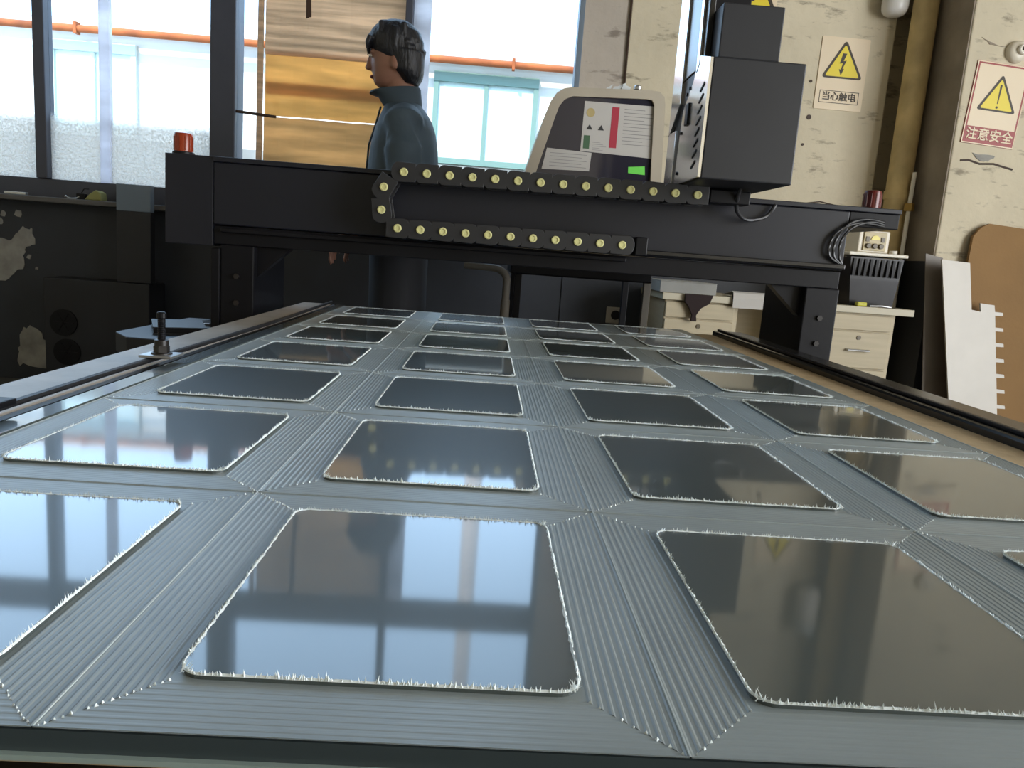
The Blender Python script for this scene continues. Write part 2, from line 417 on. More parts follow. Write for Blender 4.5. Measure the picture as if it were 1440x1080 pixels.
# hairline cracks in the plaster
def crack(pts, w, y, parent):
    b = MB()
    b.tube([(x, y, z) for x, z in pts], w, 6); b.build('crack', 'dark_wood', parent)
crack([(1.62, .62), (1.70, .635), (1.78, .622), (1.9, .615), (1.98, .625)], .004, RY1 - .013, wb)
crack([(.554, .40), (.556, .9), (.553, 1.4), (.556, 2.2)], .006, RY1 - .010, wb)
crack([(1.0, 1.17), (1.06, 1.18), (1.1, 1.165)], .004, RY1 - .013, wb)
for cx, cz, rr in ((1.56, 1.26, .008), (1.575, 1.075, .013), (1.56, .93, .007)):
    MB().lathe([(rr, -.004), (rr, .004)], (cx, RY1 - .012, cz), 10, 'y').build('nail_hole', 'dark_wood', wb)

# pilaster at the right
pil = struct(MB().box(2.142, RX1, 3.55, RY1 + .2, 0.345, CEIL, .008).build('wall_pilaster', 'plaster'))
MB().box(2.136, 2.1425, 3.556, 3.99, 0.345, CEIL).build('side_shade', 'plaster_shade_and_chip', pil)  # thin layer whose darker colour holds the shade of the left side
MB().box(2.142, RX1, 3.552, RY1 + .2, FLOOR, 0.345).build('dado_panel', 'dado', pil)
crack([(2.19, .845), (2.23, .85), (2.29, .835), (2.36, .84), (2.46, .82)], .005, 3.549, pil)
blob(0, 0, rough_poly([(2.245, .885), (2.36, .875), (2.33, .85), (2.29, .845)], .004), 3.546, 3.56, 'plaster_chip', 'peeled', pil)
blob(0, 0, rough_poly([(2.20, 1.42), (2.25, 1.40), (2.32, 1.385), (2.24, 1.392)], .004), 3.547, 3.56, 'plaster_chip', 'plaster_shade_and_chip', pil)

# brown pipe in the corner
pp = thing('wall_pipe', 'rusty yellow brown vertical pipe in the corner beside the shaded pilaster side', 'pipe', (2.062, 3.86, FLOOR))
MB().cyl((2.062, 3.86, FLOOR), (2.062, 3.86, CEIL), .062, n=28).build('pipe', 'rust_pipe', pp, True)
for z in (.66, 1.9, -.3): MB().cyl((2.062, 3.86, z), (2.062, 3.86, z + .05), .069, n=28, bev=.004).build('coupling', 'rust_pipe', pp, True)
cd = thing('white_conduit', 'thin white plastic tube with brass fitting beside the rusty corner pipe', 'tube', (2.085, 3.765, FLOOR))
MB().tube([(2.085, 3.765, FLOOR), (2.085, 3.765, .60), (2.088, 3.765, .80)], .011, 12).build('tube', 'white_lid', cd, True)
MB().cyl((2.085, 3.765, .60), (2.085, 3.765, .64), .026, n=8, bev=.003).build('fitting', 'brass', cd)

# windows: frame members, panes, dark posts
w1 = struct(MB().box(RX0 + .1, -1.645, 4.04, 4.12, SILL - .1, SILL, .004).build('window_1', 'frame_dark'))
MB().box(-2.572, -2.512, 4.02, 4.11, SILL, WTOP, .005).build('mullion', 'frame_dark', w1)
MB().box(-2.246, -2.190, 4.05, 4.09, SILL, WTOP, .004).build('sash_stile', 'frame_pale', w1)
MB().box(-3.30, -3.24, 4.02, 4.11, SILL, WTOP, .005).build('mullion', 'frame_dark', w1)
MB().box(RX0 + .1, -1.645, 4.02, 4.11, 1.90, 2.06, .005).build('transom', 'frame_dark', w1)
MB().box(RX0, RX0 + .1, 4.02, 4.12, SILL, WTOP).build('jamb', 'frame_dark', w1)
MB().box(RX0 + .1, -1.645, 4.02, 4.11, WTOP - .05, WTOP).build('head_rail', 'frame_dark', w1)
for x0, x1 in ((-3.90, -3.30), (-3.24, -2.572), (-2.512, -2.246), (-2.19, -1.645)):
    MB().box(x0, x1, 4.066, 4.070, SILL, 1.90).build('pane', 'pane_dirty', w1)
    MB().box(x0, x1, 4.066, 4.070, 2.06, WTOP - .05).build('pane', 'pane_clear', w1)
w2 = struct(MB().box(-1.645, -1.512, 4.0, 4.15, SILL - .1, WTOP, .006).build('window_2', 'frame_dark'))
MB().box(-1.512, -.63, 4.04, 4.12, SILL - .1, SILL, .004).build('bottom_rail', 'frame_dark', w2)
MB().box(-1.512, -.63, 4.02, 4.11, 1.90, 2.06, .005).build('transom', 'frame_dark', w2)
MB().box(-1.512, -.63, 4.02, 4.11, WTOP - .05, WTOP).build('head_rail', 'frame_dark', w2)
MB().box(-1.512, -.63, 4.036, 4.040, SILL, 1.90).build('pane', 'pane_clear', w2)
MB().box(-1.512, -.63, 4.066, 4.070, 2.06, WTOP - .05).build('pane', 'pane_clear', w2)
MB().box(-1.413, -1.385, 4.05, 4.075, SILL, 1.90, .003).build('sash_stile', 'kraft_top', w2)
w3 = struct(MB().box(-.632, -.592, 4.01, 4.13, SILL - .1, WTOP, .005).build('window_3', 'frame_dark'))
MB().box(-.592, .31, 4.04, 4.12, SILL - .1, SILL, .004).build('bottom_rail', 'frame_dark', w3)
MB().box(-.592, .31, 4.02, 4.11, 1.90, 2.06, .005).build('transom', 'frame_dark', w3)
MB().box(-.592, .31, 4.02, 4.11, WTOP - .05, WTOP).build('head_rail', 'frame_dark', w3)
MB().box(-.592, -.50, 4.055, 4.085, SILL, 1.90, .003).build('sash_stile', 'frame_pale', w3)
MB().box(.284, .312, 3.995, 4.10, SILL - .1, WTOP, .003).build('jamb', 'frame_blue', w3)
MB().box(-.592, .284, 4.066, 4.070, SILL, 1.90).build('pane', 'pane_clear', w3)
MB().box(-.592, .284, 4.066, 4.070, 2.06, WTOP - .05).build('pane', 'pane_clear', w3)
struct(MB().box(RX0, .31, 3.86, 4.04, .315, .343, .006).build('trim_1', 'sill'))

# kraft sheets that cover the middle window from outside
def kraft(z0, z1, name, m, y, label, x0=-1.385, x1=-.636):
    b = MB(); n = 10; lo = []
    pts = [(x0 + (x1 - x0) * k / n, y + .006 * math.sin(k * 1.3)) for k in range(n + 1)]
    b.prism([(p[0], p[1]) for p in pts] + [(p[0], p[1] + .004) for p in pts[::-1]], 'z', z0, z1)
    return tag(b.build(name, m), label, 'cover sheet', 'cover sheets on the middle window')
kraft(1.19, 1.895, 'kraft_sheet', 'kraft_top', 4.094, 'pale brown ribbed cover sheet, topmost behind the middle window')
kraft(.876, 1.215, 'kraft_sheet', 'kraft_mid', 4.106, 'glowing orange cover sheet in the middle window beside the worker')
kraft(.446, .867, 'kraft_sheet', 'kraft_low', 4.094, 'tan cover sheet at the bottom of the middle window above the black beam')
kraft(.99, 1.055, 'tape_strip', 'kraft_low', 4.116, 'horizontal brown strip across the orange window cover sheet')
tag(MB().tube([(-1.52, 4.025, .872), (-1.30, 4.025, .858)], .008, 8).build('dark_rod', 'dark_wood', None, True), 'short dark rod lying across the left edge of the window cover sheets', 'rod')
tag(MB().prism(rough_poly([(-1.172, 1.9), (-1.146, 1.9), (-1.13, 1.375), (-1.152, 1.37)], .004), 'y', 4.03, 4.034).build('tape_strip', 'dark_wood'), 'dark torn strip hanging on the ribbed cover sheet', 'strip')

# outside: facade across the yard
struct(MB().box(-14, 12, 4.3, 30, FLOOR - .3, FLOOR - .1).build('ground', 'ground'))
fac = thing('yard_building', 'white sunlit building across the yard seen through the windows', 'building', (-1.5, 8.4, FLOOR - .1))
MB().box(-12, 8, 8.2, 8.6, FLOOR - .1, 2.18).build('wall', 'facade', fac)
MB().box(-12, 8, 8.12, 8.2, FLOOR - .1, 1.10).build('plinth', 'facade_grey', fac)
MB().box(-12, 8, 8.05, 8.30, 2.18, 2.24).build('roof_edge', 'facade', fac)
for x0, x1 in ((-.80, .30), (-4.75, -3.87)):
    f = MB(); f.box(x0, x1, 8.14, 8.24, 1.95, 2.05); f.box(x0, x0 + .05, 8.15, 8.22, 1.16, 1.95); f.box(x1 - .05, x1, 8.15, 8.22, 1.16, 1.95)
    f.box(x0, x1, 8.15, 8.22, 1.12, 1.18); f.box((x0 + x1) / 2 - .02, (x0 + x1) / 2 + .02, 8.155, 8.22, 1.16, 1.95)
    wf = f.build('window', 'green_frame' if x0 > -2 else 'haze_dirt_frame', fac)
    MB().box(x0 + .05, (x0 + x1) / 2 - .02, 8.18, 8.205, 1.18, 1.95).build('pane', 'far_glass', wf)
    MB().box((x0 + x1) / 2 + .02, x1 - .05, 8.18, 8.205, 1.18, 1.95).build('pane', 'far_glass', wf)
cm = thing('streak_column', 'added tall pale column beyond the yard building, for a streak in the reflections', 'streak_column', (-.11, 14.0, FLOOR - .1))  # invented column, added to give the panels a pale reflected streak
MB().cyl((-.11, 14, FLOOR - .1), (-.11, 14, 9.0), .20, .15, n=24).build('stack', 'streak_column', cm, True)
MB().cyl((-.11, 14, 8.9), (-.11, 14, 9.1), .19, n=24).build('rim', 'streak_column', cm, True)
tp = thing('yard_pipe', 'rusty orange pipe running along the building across the yard', 'pipe', (-1.5, 8.0, 2.13))
MB().cyl((-12, 8.0, 2.13), (8, 8.0, 2.13), .035, n=14).build('pipe', 'rust', tp, True)
for k in range(9): MB().box(-11 + k * 2.2, -10.97 + k * 2.2, 7.96, 8.048, 2.08, 2.19).build('bracket', 'rust', tp)

# ================================================================== ROUTER BED AND SHEET
bed = thing('router_bed', 'long black router bed with aluminium left edge carrying the milled grey sheet', 'machine bed', (0, 1.1, FLOOR))
MB().box(-.665, .736, .03, 2.50, -.040, -.0148).build('spoilboard', 'mdf', bed)
MB().box(-.772, -.672, -.34, 2.50, -.13, .0, .004).build('side_rail', 'aluminium', bed)
o = MB().box(.737, .848, -.34, 2.50, -.13, .002, .006).build('side_rail', 'black_gloss', bed); o['label'] = 'black right side rail'
MB().box(.752, .764, -.33, 2.49, .002, .009, .002).build('guide_rod', 'black_steel', bed)
MB().box(-.672, .69, -.34, 2.50, -.16, -.040).build('bed_frame', 'black_steel', bed)
for y in (-.2, 1.1, 2.35):
    for x in (-.72, .76):
        MB().box(x - .045, x + .045, y - .05, y + .05, FLOOR, -.13, .005).build('leg', 'black_steel', bed)
MB().box(-.70, .74, 2.42, 2.48, -.50, -.42, .004).build('cross_bar', 'black_steel', bed)

CW, CL, NC, NR = 0.305, 2.443 / 7, 4, 7
PX, PY, PH = 0.1058, 0.1285, 0.0032       # panel half sizes and height
sheet = thing('milled_plastic_sheet', 'grey plastic sheet milled into 28 raised glossy dark panels on the router bed', 'plastic sheet', (0, 1.22, -.0145))
MB().box(-.6105, .6105, .0, 2.4435, -.012, -.0008).build('slab', 'sheet_edge', sheet)
MB().box(-.645, .6125, -.003, 2.446, -.0146, -.0118).build('backing_film', 'film', sheet)
MB().box(-.640, -.6110, .0, 2.4435, -.0118, PH).build('glossy_margin', 'pad', sheet)

def ring_corners(t):
    x = PX + (CW / 2 - PX) * t; y = PY + (CL / 2 - PY) * t
    return ((-x, -y), (x, -y), (x, y), (-x, y))
def milled_mesh():
    bm = bmesh.new(); NP = 9; prof = [(-.35, 0.0)]
    for i in range(NP):
        a, b = i / NP, (i + 1) / NP; w = b - a
        prof += [(a + w * .10, -.0001), (a + w * .52, -.0001), (a + w * .74, .00042), (a + w * .94, .00042)]
    prof += [(.985, .0), (.990, .0011), (1.0, .0011)]
    for k in range(4):       # four mitred bands; ridges are made lower in the cross bands
        g = 0.3 if k % 2 == 0 else 1.0
        row = []
        for t, z in prof:
            c = ring_corners(t); zz = z if z > .001 else z * g
            row.append((bm.verts.new((c[k][0], c[k][1], zz)), bm.verts.new((c[(k + 1) % 4][0], c[(k + 1) % 4][1], zz))))
        for i in range(len(row) - 1):
            fc = bm.faces.new((row[i][0], row[i][1], row[i + 1][1], row[i + 1][0]))
            if i >= len(row) - 3 and k % 2: fc.material_index = 1       # raised burr line between the columns
    bmesh.ops.recalc_face_normals(bm, faces=bm.faces[:])
    if bm.faces[0].normal.z < 0: bmesh.ops.reverse_faces(bm, faces=bm.faces[:])
    me = bpy.data.meshes.new('milled_field'); bm.to_mesh(me); bm.free(); me.materials.append(MATS['milled']); me.materials.append(MATS['burr_line']); return me
def rrect(hx, hy, r, n=6):
    pts = []
    for cx, cy, a0 in ((hx - r, -hy + r, -90), (hx - r, hy - r, 0), (-hx + r, hy - r, 90), (-hx + r, -hy + r, 180)):
        for k in range(n + 1):
            a = math.radians(a0 + 90 * k / n); pts.append((cx + r * math.cos(a), cy + r * math.sin(a)))
    return pts
def pad_mesh():
    bm = bmesh.new(); P = rrect(PX, PY, .013)
    rows = [[bm.verts.new((x * s, y * s, z)) for x, y in P] for s, z in ((1.0, -.0005), (1.0, PH - .0004), (.9965, PH))]
    for i in range(2):
        for k in range(len(P)): bm.faces.new((rows[i][k], rows[i][(k + 1) % len(P)], rows[i + 1][(k + 1) % len(P)], rows[i + 1][k]))
    bm.faces.new(rows[2]); bmesh.ops.recalc_face_normals(bm, faces=bm.faces[:])
    me = bpy.data.meshes.new('raised_panel'); bm.to_mesh(me); bm.free(); me.materials.append(MATS['pad']); return me
def fringe_mesh(seed):
    rnd = random.Random(seed); bm = bmesh.new(); P = rrect(PX, PY, .013, 8); n = len(P)
    segs = [(Vector(P[i]), Vector(P[(i + 1) % n])) for i in range(n)]
    # thin raised lip that follows the cut edge, uneven in width
    ring_o, ring_i = [], []
    for a, b in segs:
        m = max(1, int((b - a).length / .003))
        for k in range(m):
            p = a.lerp(b, k / m); d = (b - a).normalized(); nn = Vector((d.y, -d.x))
            w = .0006 + .0011 * rnd.random() ** 2; h = PH + .0002 + .0007 * rnd.random()
            ring_o.append(bm.verts.new((p.x + nn.x * .0005, p.y + nn.y * .0005, PH - .0007))); ring_i.append((bm.verts.new((p.x, p.y, h)), bm.verts.new((p.x - nn.x * w, p.y - nn.y * w, PH + .00005))))
    m = len(ring_o)
    for i in range(m):
        j = (i + 1) % m
        bm.faces.new((ring_o[i], ring_o[j], ring_i[j][0], ring_i[i][0])); bm.faces.new((ring_i[i][0], ring_i[j][0], ring_i[j][1], ring_i[i][1]))
    # loose plastic whiskers
    for a, b in segs:
        L = (b - a).length; c = max(1, int(L / .0011)); d = (b - a).normalized(); nn = Vector((d.y, -d.x)); dens = .95
        for k in range(c):
            if rnd.random() > dens * (0.35 + 0.65 * (0.5 + 0.5 * math.sin(k * .13 + seed))): continue
            p = a.lerp(b, (k + rnd.random()) / c); h = rnd.uniform(.0008, .0034) * (1.6 if rnd.random() < .08 else 1)
            tip = Vector((p.x + nn.x * rnd.uniform(-.0014, .0008) + d.x * rnd.uniform(-.001, .001), p.y + nn.y * rnd.uniform(-.0014, .0008) + d.y * rnd.uniform(-.001, .001), PH + h))
            w = rnd.uniform(.0004, .0009)
            v = [bm.verts.new((p.x + d.x * w, p.y + d.y * w, PH - .0002)), bm.verts.new((p.x - d.x * w, p.y - d.y * w, PH - .0002)), bm.verts.new((p.x + nn.x * w * 1.4, p.y + nn.y * w * 1.4, PH - .0002)), bm.verts.new(tip)]
            bm.faces.new((v[0], v[1], v[3])); bm.faces.new((v[1], v[2], v[3])); bm.faces.new((v[2], v[0], v[3]))
    for cx, cy in ((PX - .003, -PY + .003), (-PX + .003, -PY + .003), (PX - .004, PY - .003)):     # curls left at the corners
        for q in range(12):
            p = Vector((cx + rnd.uniform(-.003, .003), cy + rnd.uniform(-.003, .003))); w = .0005
            tip = (p.x + rnd.uniform(-.004, .004), p.y + rnd.uniform(-.004, .004), PH + rnd.uniform(.001, .005))
            v = [bm.verts.new((p.x + w, p.y, PH)), bm.verts.new((p.x - w, p.y, PH)), bm.verts.new((p.x, p.y + w, PH)), bm.verts.new(tip)]
            bm.faces.new((v[0], v[1], v[3])); bm.faces.new((v[1], v[2], v[3])); bm.faces.new((v[2], v[0], v[3]))
    me = bpy.data.meshes.new('burr_fringe'); bm.to_mesh(me); bm.free(); me.materials.append(MATS['burr']); return me
def corner_mesh(seed):
    """rows of tiny burr crumbs along the mitre of each corner"""
    rnd = random.Random(seed); bm = bmesh.new()
    for k in range(4):
        dense = rnd.random() < .45
        for i in range(18 if dense else 9):
            t = (i + .8) / (18.5 if dense else 9.5)
            if rnd.random() < .12: continue
            c = ring_corners(t)[k]; s = rnd.uniform(.0008, .0014) * (.9 if dense else 1.0)
            p = Vector((c[0] + rnd.uniform(-.0005, .0005), c[1] + rnd.uniform(-.0005, .0005)))
            a = rnd.random() * 6
            base = [bm.verts.new((p.x + s * math.cos(a + q * 2.1), p.y + s * math.sin(a + q * 2.1), -.0001)) for q in range(3)]
            tip = bm.verts.new((p.x, p.y, .0006 + s * .9))
            for q in range(3): bm.faces.new((base[q], base[(q + 1) % 3], tip))
    me = bpy.data.meshes.new('corner_burrs'); bm.to_mesh(me); bm.free(); me.materials.append(MATS['burr']); return me
M_MILL, M_PAD = milled_mesh(), pad_mesh()
FR = [fringe_mesh(s) for s in range(5)]; CO = [corner_mesh(s + 20) for s in range(4)]
inv = Matrix.Translation(-sheet.location)
for r in range(NR):
    for c in range(NC):
        pos = Vector(((c - 1.5) * CW, (r + .5) * CL, 0))
        f = bpy.data.objects.new('milled_field', M_MILL); COL.objects.link(f); f.parent = sheet; f.location = pos - sheet.location
        g = bpy.data.objects.new('corner_burrs', CO[(r * 3 + c) % 4]); COL.objects.link(g); g.parent = f; g['kind'] = 'stuff'
        p = bpy.data.objects.new('raised_panel', M_PAD); COL.objects.link(p); p.parent = sheet; p.location = pos - sheet.location
        b = bpy.data.objects.new('burr_fringe', FR[(r * 4 + c * 2 + r) % 5]); COL.objects.link(b); b.parent = p; b['kind'] = 'stuff'

# cables along the left rail
def wave(x, a, ph, y0, y1, z, n=40):
    return [(x + a * math.sin(ph + 3.0 * (y0 + (y1 - y0) * k / n)), y0 + (y1 - y0) * k / n, z) for k in range(n + 1)]
tag(MB().tube(wave(-.6485, .0012, .4, .04, 2.5, -.0085), .0058, 8).build('black_cable', 'cable', None, True), 'thin black cable along the aluminium rail, nearest the grey sheet', 'cable', 'cables beside the left rail')
tag(MB().tube(wave(-.6635, .0015, 1.3, .04, 2.5, -.0075), .0068, 8).build('black_cable', 'cable', None, True), 'black cable lying deep beside the aluminium rail, under the looping one', 'cable', 'cables beside the left rail')
# clamp with stud
tag(MB().tube(wave(-.6655, .006, 2.6, .04, 2.5, .0075), .0048, 8).build('black_cable', 'cable', None, True), 'black cable swinging over the edge of the aluminium rail, topmost of three', 'cable', 'cables beside the left rail')
cl = thing('clamp_bolt', 'dark threaded clamp bolt with nut on a square plate on the left rail', 'bolt', (-.655, .99, .010))
MB().box(-.682, -.628, .962, 1.018, .0130, .0175, .001).build('plate', 'steel', cl)
MB().cyl((-.655, .99, .0175), (-.655, .99, .032), .013, n=6, bev=.001).build('nut', 'oiled_steel', cl)
MB().lathe([(.017, 0), (.017, .003), (.014, .004)], (-.655, .99, .0165), 20).build('washer', 'oiled_steel', cl)
MB().lathe([(.0115, 0), (.0115, .009), (.009, .010)], (-.655, .99, .032), 16).build('collar', 'oiled_steel', cl, True)
st = MB()
st.lathe([(.0065 if k % 2 else .0058, k * .0016) for k in range(25)] + [(.0075, .041), (.0075, .049), (.005, .051)], (-.655, .99, .038), 14)
st.build('stud', 'black_steel', cl)
cb = thing('end_clamp', 'flat black clamp block on the left rail at the picture edge', 'clamp', (-.67, .54, .008))
MB().box(-.70, -.650, .48, .575, .0130, .021, .002).build('block', 'black_steel', cb)
MB().cyl((-.67, .52, .021), (-.67, .52, .029), .011, n=6).build('nut', 'oiled_steel', cb)

# ================================================================== GANTRY
GY = 2.05  # gantry, chain and carriage scaled about the camera to this depth, coordinates baked in
ga = thing('gantry', 'wide black gantry beam on two legs spanning the router bed', 'gantry', (0, GY + .15, FLOOR))
MB().box(-.940, .985, GY, GY + .30, .250, .432, .004).build('beam', 'beam_paint', ga)
MB().box(-.940, .983, GY + .005, GY + .29, .192, .247, .003).build('lower_rail', 'black_steel', ga)
MB().box(-.9400, 1.141, GY - .008, GY + .31, .432, .4465, .002).build('top_flange', 'beam_paint', ga)
MB().box(.335, .985, GY - .019, GY, .254, .269, .003).build('guide_rail', 'black_gloss', ga)
MB().box(-.915, .310, GY - .012, GY, .228, .242, .003).build('guide_rail', 'black_steel', ga)
MB().box(.985, 1.141, GY, GY + .30, .386, .432, .003).build('end_bracket', 'black_steel', ga)
MB().box(-1.081, -.9405, GY - .002, GY + .32, .186, .447, .0015).build('end_cover', 'beam_paint', ga)
for xi, xo, sx in ((-.816, -.917, -1), (.878, .984, 1)):
    lg = MB().box(min(xi, xo), max(xi, xo), GY - .005, GY + .35, -.30, .192, .004).build('leg', 'black_steel', ga)
    MB().prism([(xi, .192), (xi - sx * .10, .192), (xi, .10)], 'y', GY + .03, GY + .07).build('gusset', 'black_steel', lg)
    for zz in (.02, .10): MB().lathe([(.009, -.006), (.009, 0.004)], ((xi + xo) / 2, GY - .007, zz), 6, 'y').build('bolt', 'oiled_steel', lg)
    MB().box(min(xi, xo) - .02, max(xi, xo) + .02, GY - .06, GY + .40, FLOOR, -.30, .004).build('carriage_foot', 'black_steel', ga)
MB().box(-.943, -.917, GY - .01, GY + .38, -.24, .180, .003).build('side_plate', 'black_steel', ga)
MB().prism([(-1.204, 1.990), (-1.126, 1.888), (-.976, 1.870), (-.9445, 1.942), (-.9445, 2.495), (-1.18, 2.495)], 'z', -.145, -.085, .004).build('side_shelf', 'dark_panel', ga)
nb = thing('notebook', 'dark grey notebook lying on the black shelf left of the gantry', 'notebook', (-1.066, 2.11, -.085))
_R = Matrix.Translation((-1.066, 2.11, 0)) @ Matrix.Rotation(math.radians(24), 4, 'Z')
MB().box(-.075, .075, -.114, .114, -.0845, -.081, M=_R).build('cover', 'dark_panel', nb)
MB().box(-.072, .070, -.110, .110, -.081, -.066, M=_R).build('pages', 'black_steel', nb)
MB().box(-.075, .075, -.114, .114, -.066, -.0625, .001, M=_R).build('cover', 'dark_panel', nb)
ph = thing('phone', 'slim dark phone with pale rim on the black shelf left of the gantry', 'phone', (-1.033, 2.35, -.085))
_R = Matrix.Translation((-1.033, 2.35, 0)) @ Matrix.Rotation(math.radians(-12), 4, 'Z')
MB().prism(rrect(.040, .082, .012), 'z', -.0845, -.075, .001, M=_R).build('body', 'chrome', ph)
MB().prism(rrect(.0370, .079, .011), 'z', -.075, -.0745, M=_R).build('screen', 'black_gloss', ph)

# beacons on the gantry
def beacon(x, y, z, label, m):
    t = thing('beacon_light', label, 'beacon light', (x, y, z), 'beacon lights on the gantry')
    MB().lathe([(.032, 0), (.032, .007), (.029, .009)], (x, y, z), 24).build('base', 'black_steel', t, True)
    MB().lathe([(.027, 0), (.027, .046), (.025, .053), (.014, .056)], (x, y, z + .009), 24).build('lens', m, t, True)
    for k in range(12):
        a = 2 * PI * k / 12; px, py = x + .0274 * math.cos(a), y + .0274 * math.sin(a)
        MB().box(px - .001, px + .001, py - .001, py + .001, z + .012, z + .053).build('rib', m, t)
beacon(-1.051, GY + .06, .4495, 'orange red beacon light on the left end of the gantry beam', 'beacon')
beacon(1.105, GY + .12, .447, 'dark red beacon light on the right end of the gantry beam', 'beacon_dark')

# cable chain
ch = thing('cable_chain', 'black plastic cable chain with yellow pins folded along the gantry beam', 'cable chain', (0, 1.987, .24))
def link_mesh():
    b = MB()
    for y0, y1 in ((-.036, -.027), (.027, .036)):
        P = [(max(math.cos(math.radians(a)), 0) * .020 + .017, .0285 * math.sin(math.radians(a))) for a in range(-90, 91, 18)] + [(-.034, .0265), (-.034, -.0265)]
        b.prism(P, 'y', y0, y1, .0014)
    b.box(-.019, .022, -.029, .029, .020, .025, .001); b.box(-.019, .022, -.029, .029, -.025, -.020, .001)
    me = b.mesh('link'); me.materials.append(MATS['chain']); return me
def pin_mesh():
    b = MB(); b.lathe([(.0118, .004), (.0118, -.0026), (.0104, -.0040), (.007, -.0042), (.0064, -.0026)], (0, -.0372, 0), 18, 'y')
    me = b.mesh('pin'); me.materials.append(MATS['pin']); return me
LM, PM = link_mesh(), pin_mesh()
path = [(.483 - k * .0655, .4352, PI) for k in range(14)]
path += [(-.4235, .3895, PI + 1.05), (-.4275, .3250, 1.5 * PI + .15)]
path += [(-.379 + k * .0656, .2765, 0) for k in range(11)]
for x, z, a in path:
    l = bpy.data.objects.new('link', LM); COL.objects.link(l); l.parent = ch; l.location = Vector((x, 1.987, z)) - ch.location; l.rotation_euler = (0, -a if a not in (0, PI) else a, 0)
    q = bpy.data.objects.new('pin', PM); COL.objects.link(q); q.parent = l
MB().box(.521, .640, 1.954, 2.026, .417, .455, .003).build('end_bracket', 'black_steel', ch)
MB().box(.318, .353, 1.954, GY - .013, .250, .304, .003).build('end_bracket', 'black_steel', ch)

# spindle carriage
sp = thing('spindle_carriage', 'black stepped spindle housing with shiny louvered left side on the gantry', 'machine head', (.55, 1.93, .45))
MB().box(.4326, .678, 1.750, 2.110, .460, .7665, .004).build('lower_housing', 'dark_panel', sp)
MB().box(.446, .606, 1.756, 2.038, .7665, .900, .003).build('upper_housing', 'dark_panel', sp)
MB().box(.430, .446, 1.834, 2.038, .7665, 1.096, .002).build('side_cover', 'black_gloss', sp)
spn = MB().prism([(1.752, .4635), (2.020, .4635), (2.002, .633), (1.990, .675), (1.906, .735), (1.870, .795), (1.7495, .764)], 'x', .4250, .4326).build('side_panel', 'chrome', sp)
for k in range(8):
    z = .501 + k * .0283; y = 1.812 - k * .0018
    MB().box(.4225, .4260, y - .020, y + .020, z - .0036, z + .0036, .0014, M=Matrix.Translation((.424, y, z)) @ Matrix.Rotation(math.radians(-22), 4, 'X') @ Matrix.Translation((-.424, -y, -z))).build('louver', 'black_steel', spn)
MB().box(.4190, .4260, 1.912, 1.944, .621, .681, .002).build('switch', 'black_steel', spn)
for y, z in ((1.936, .723), (1.960, .711), (1.990, .609), (1.990, .495)): MB().lathe([(.005, -.003), (.005, .002)], (.424, y, z), 8, 'x').build('screw', 'black_steel', spn)
MB().prism([(2.038, .699), (2.152, .615), (2.152, 1.096), (2.052, 1.096)], 'x', .4235, .4375, .001).build('axis_plate', 'chrome', sp)
MB().box(.4235, .4375, 2.056, 2.152, .4635, .627, .002).build('axis_plate', 'chrome', sp)
MB().prism([(1.860, .771), (1.884, .753), (1.906, 1.096), (1.884, 1.096)], 'x', .4235, .430, .001).build('trim_strip', 'chrome', sp)
MB().box(.4385, .624, 2.112, 2.152, .4635, 1.096, .003).build('z_axis_column', 'black_steel', sp)
MB().box(.46, .64, 2.06, 2.14, .447, .4635).build('slide_block', 'black_steel', sp)
MB().tube(smooth_path([(.60, 1.93, .462), (.60, 1.95, .435), (.615, 1.985, .400), (.66, 2.02, .380), (.72, 2.032, .395), (.745, 2.034, .432)]), .006, 8).build('cable', 'cable', sp, True)
for i, (dx, dz) in enumerate(((0, 0), (.014, .012), (.031, .005))):
    tag(MB().tube(smooth_path([(.966 + dx * .3, 2.040, .272), (.93 + dx, 2.034, .296), (.932 + dx, 2.034, .344), (.966 + dx, 2.036, .380 + dz), (1.02 + dx, 2.038, .398 + dz), (1.09, 2.040, .393 + dz)]), .0042, 8).build('black_cable', 'cable', None, True),
        ['black cable looping at the right beam end, leftmost of three', 'black cable looping at the right beam end, middle of three', 'black cable looping at the right beam end, rightmost of three'][i], 'cable', 'cables at the right beam end')

# ================================================================== BACKGROUND THINGS
# engraver cabinet with smoked side window
en = thing('engraver_cabinet', 'cream machine cabinet with rounded slanted hood and smoked glass side', 'machine', (.28, 3.0, FLOOR))
outer = [(-.02, .20), (.004, .53), (.074, .775), (.088, .815), (.108, .846), (.135, .864), (.165, .870), (.47, .882), (.502, .880), (.522, .862), (.528, .835), (.548, .45), (.55, .20)]
inner = [(.040, .46), (.052, .55), (.108, .755), (.122, .800), (.140, .824), (.170, .838), (.455, .849), (.476, .846), (.486, .830), (.505, .46)]
def frame_between(outer, hole, y0, y1):
    c = bpy.data.curves.new('f', 'CURVE'); c.dimensions = '2D'; c.fill_mode = 'BOTH'
    for P in (outer, hole):
        s = c.splines.new('POLY'); s.points.add(len(P) - 1); s.use_cyclic_u = True
        for i, p in enumerate(P): s.points[i].co = (p[0], p[1], 0, 1)
    c.extrude = (y1 - y0) / 2
    o = bpy.data.objects.new('f', c); COL.objects.link(o); dg = bpy.context.evaluated_depsgraph_get()
    me = bpy.data.meshes.new_from_object(o.evaluated_get(dg)); bpy.data.objects.remove(o); bpy.data.curves.remove(c)
    for v in me.vertices: v.co = Vector((v.co.x, (y0 + y1) / 2 - v.co.z, v.co.y))
    return me
me = frame_between(outer, inner, 2.75, 2.79); me.materials.append(MATS['cream_plastic']); link('side_frame', me, en)
MB().prism(inner, 'y', 2.762, 2.775).build('side_window', 'smoke_glass', en)
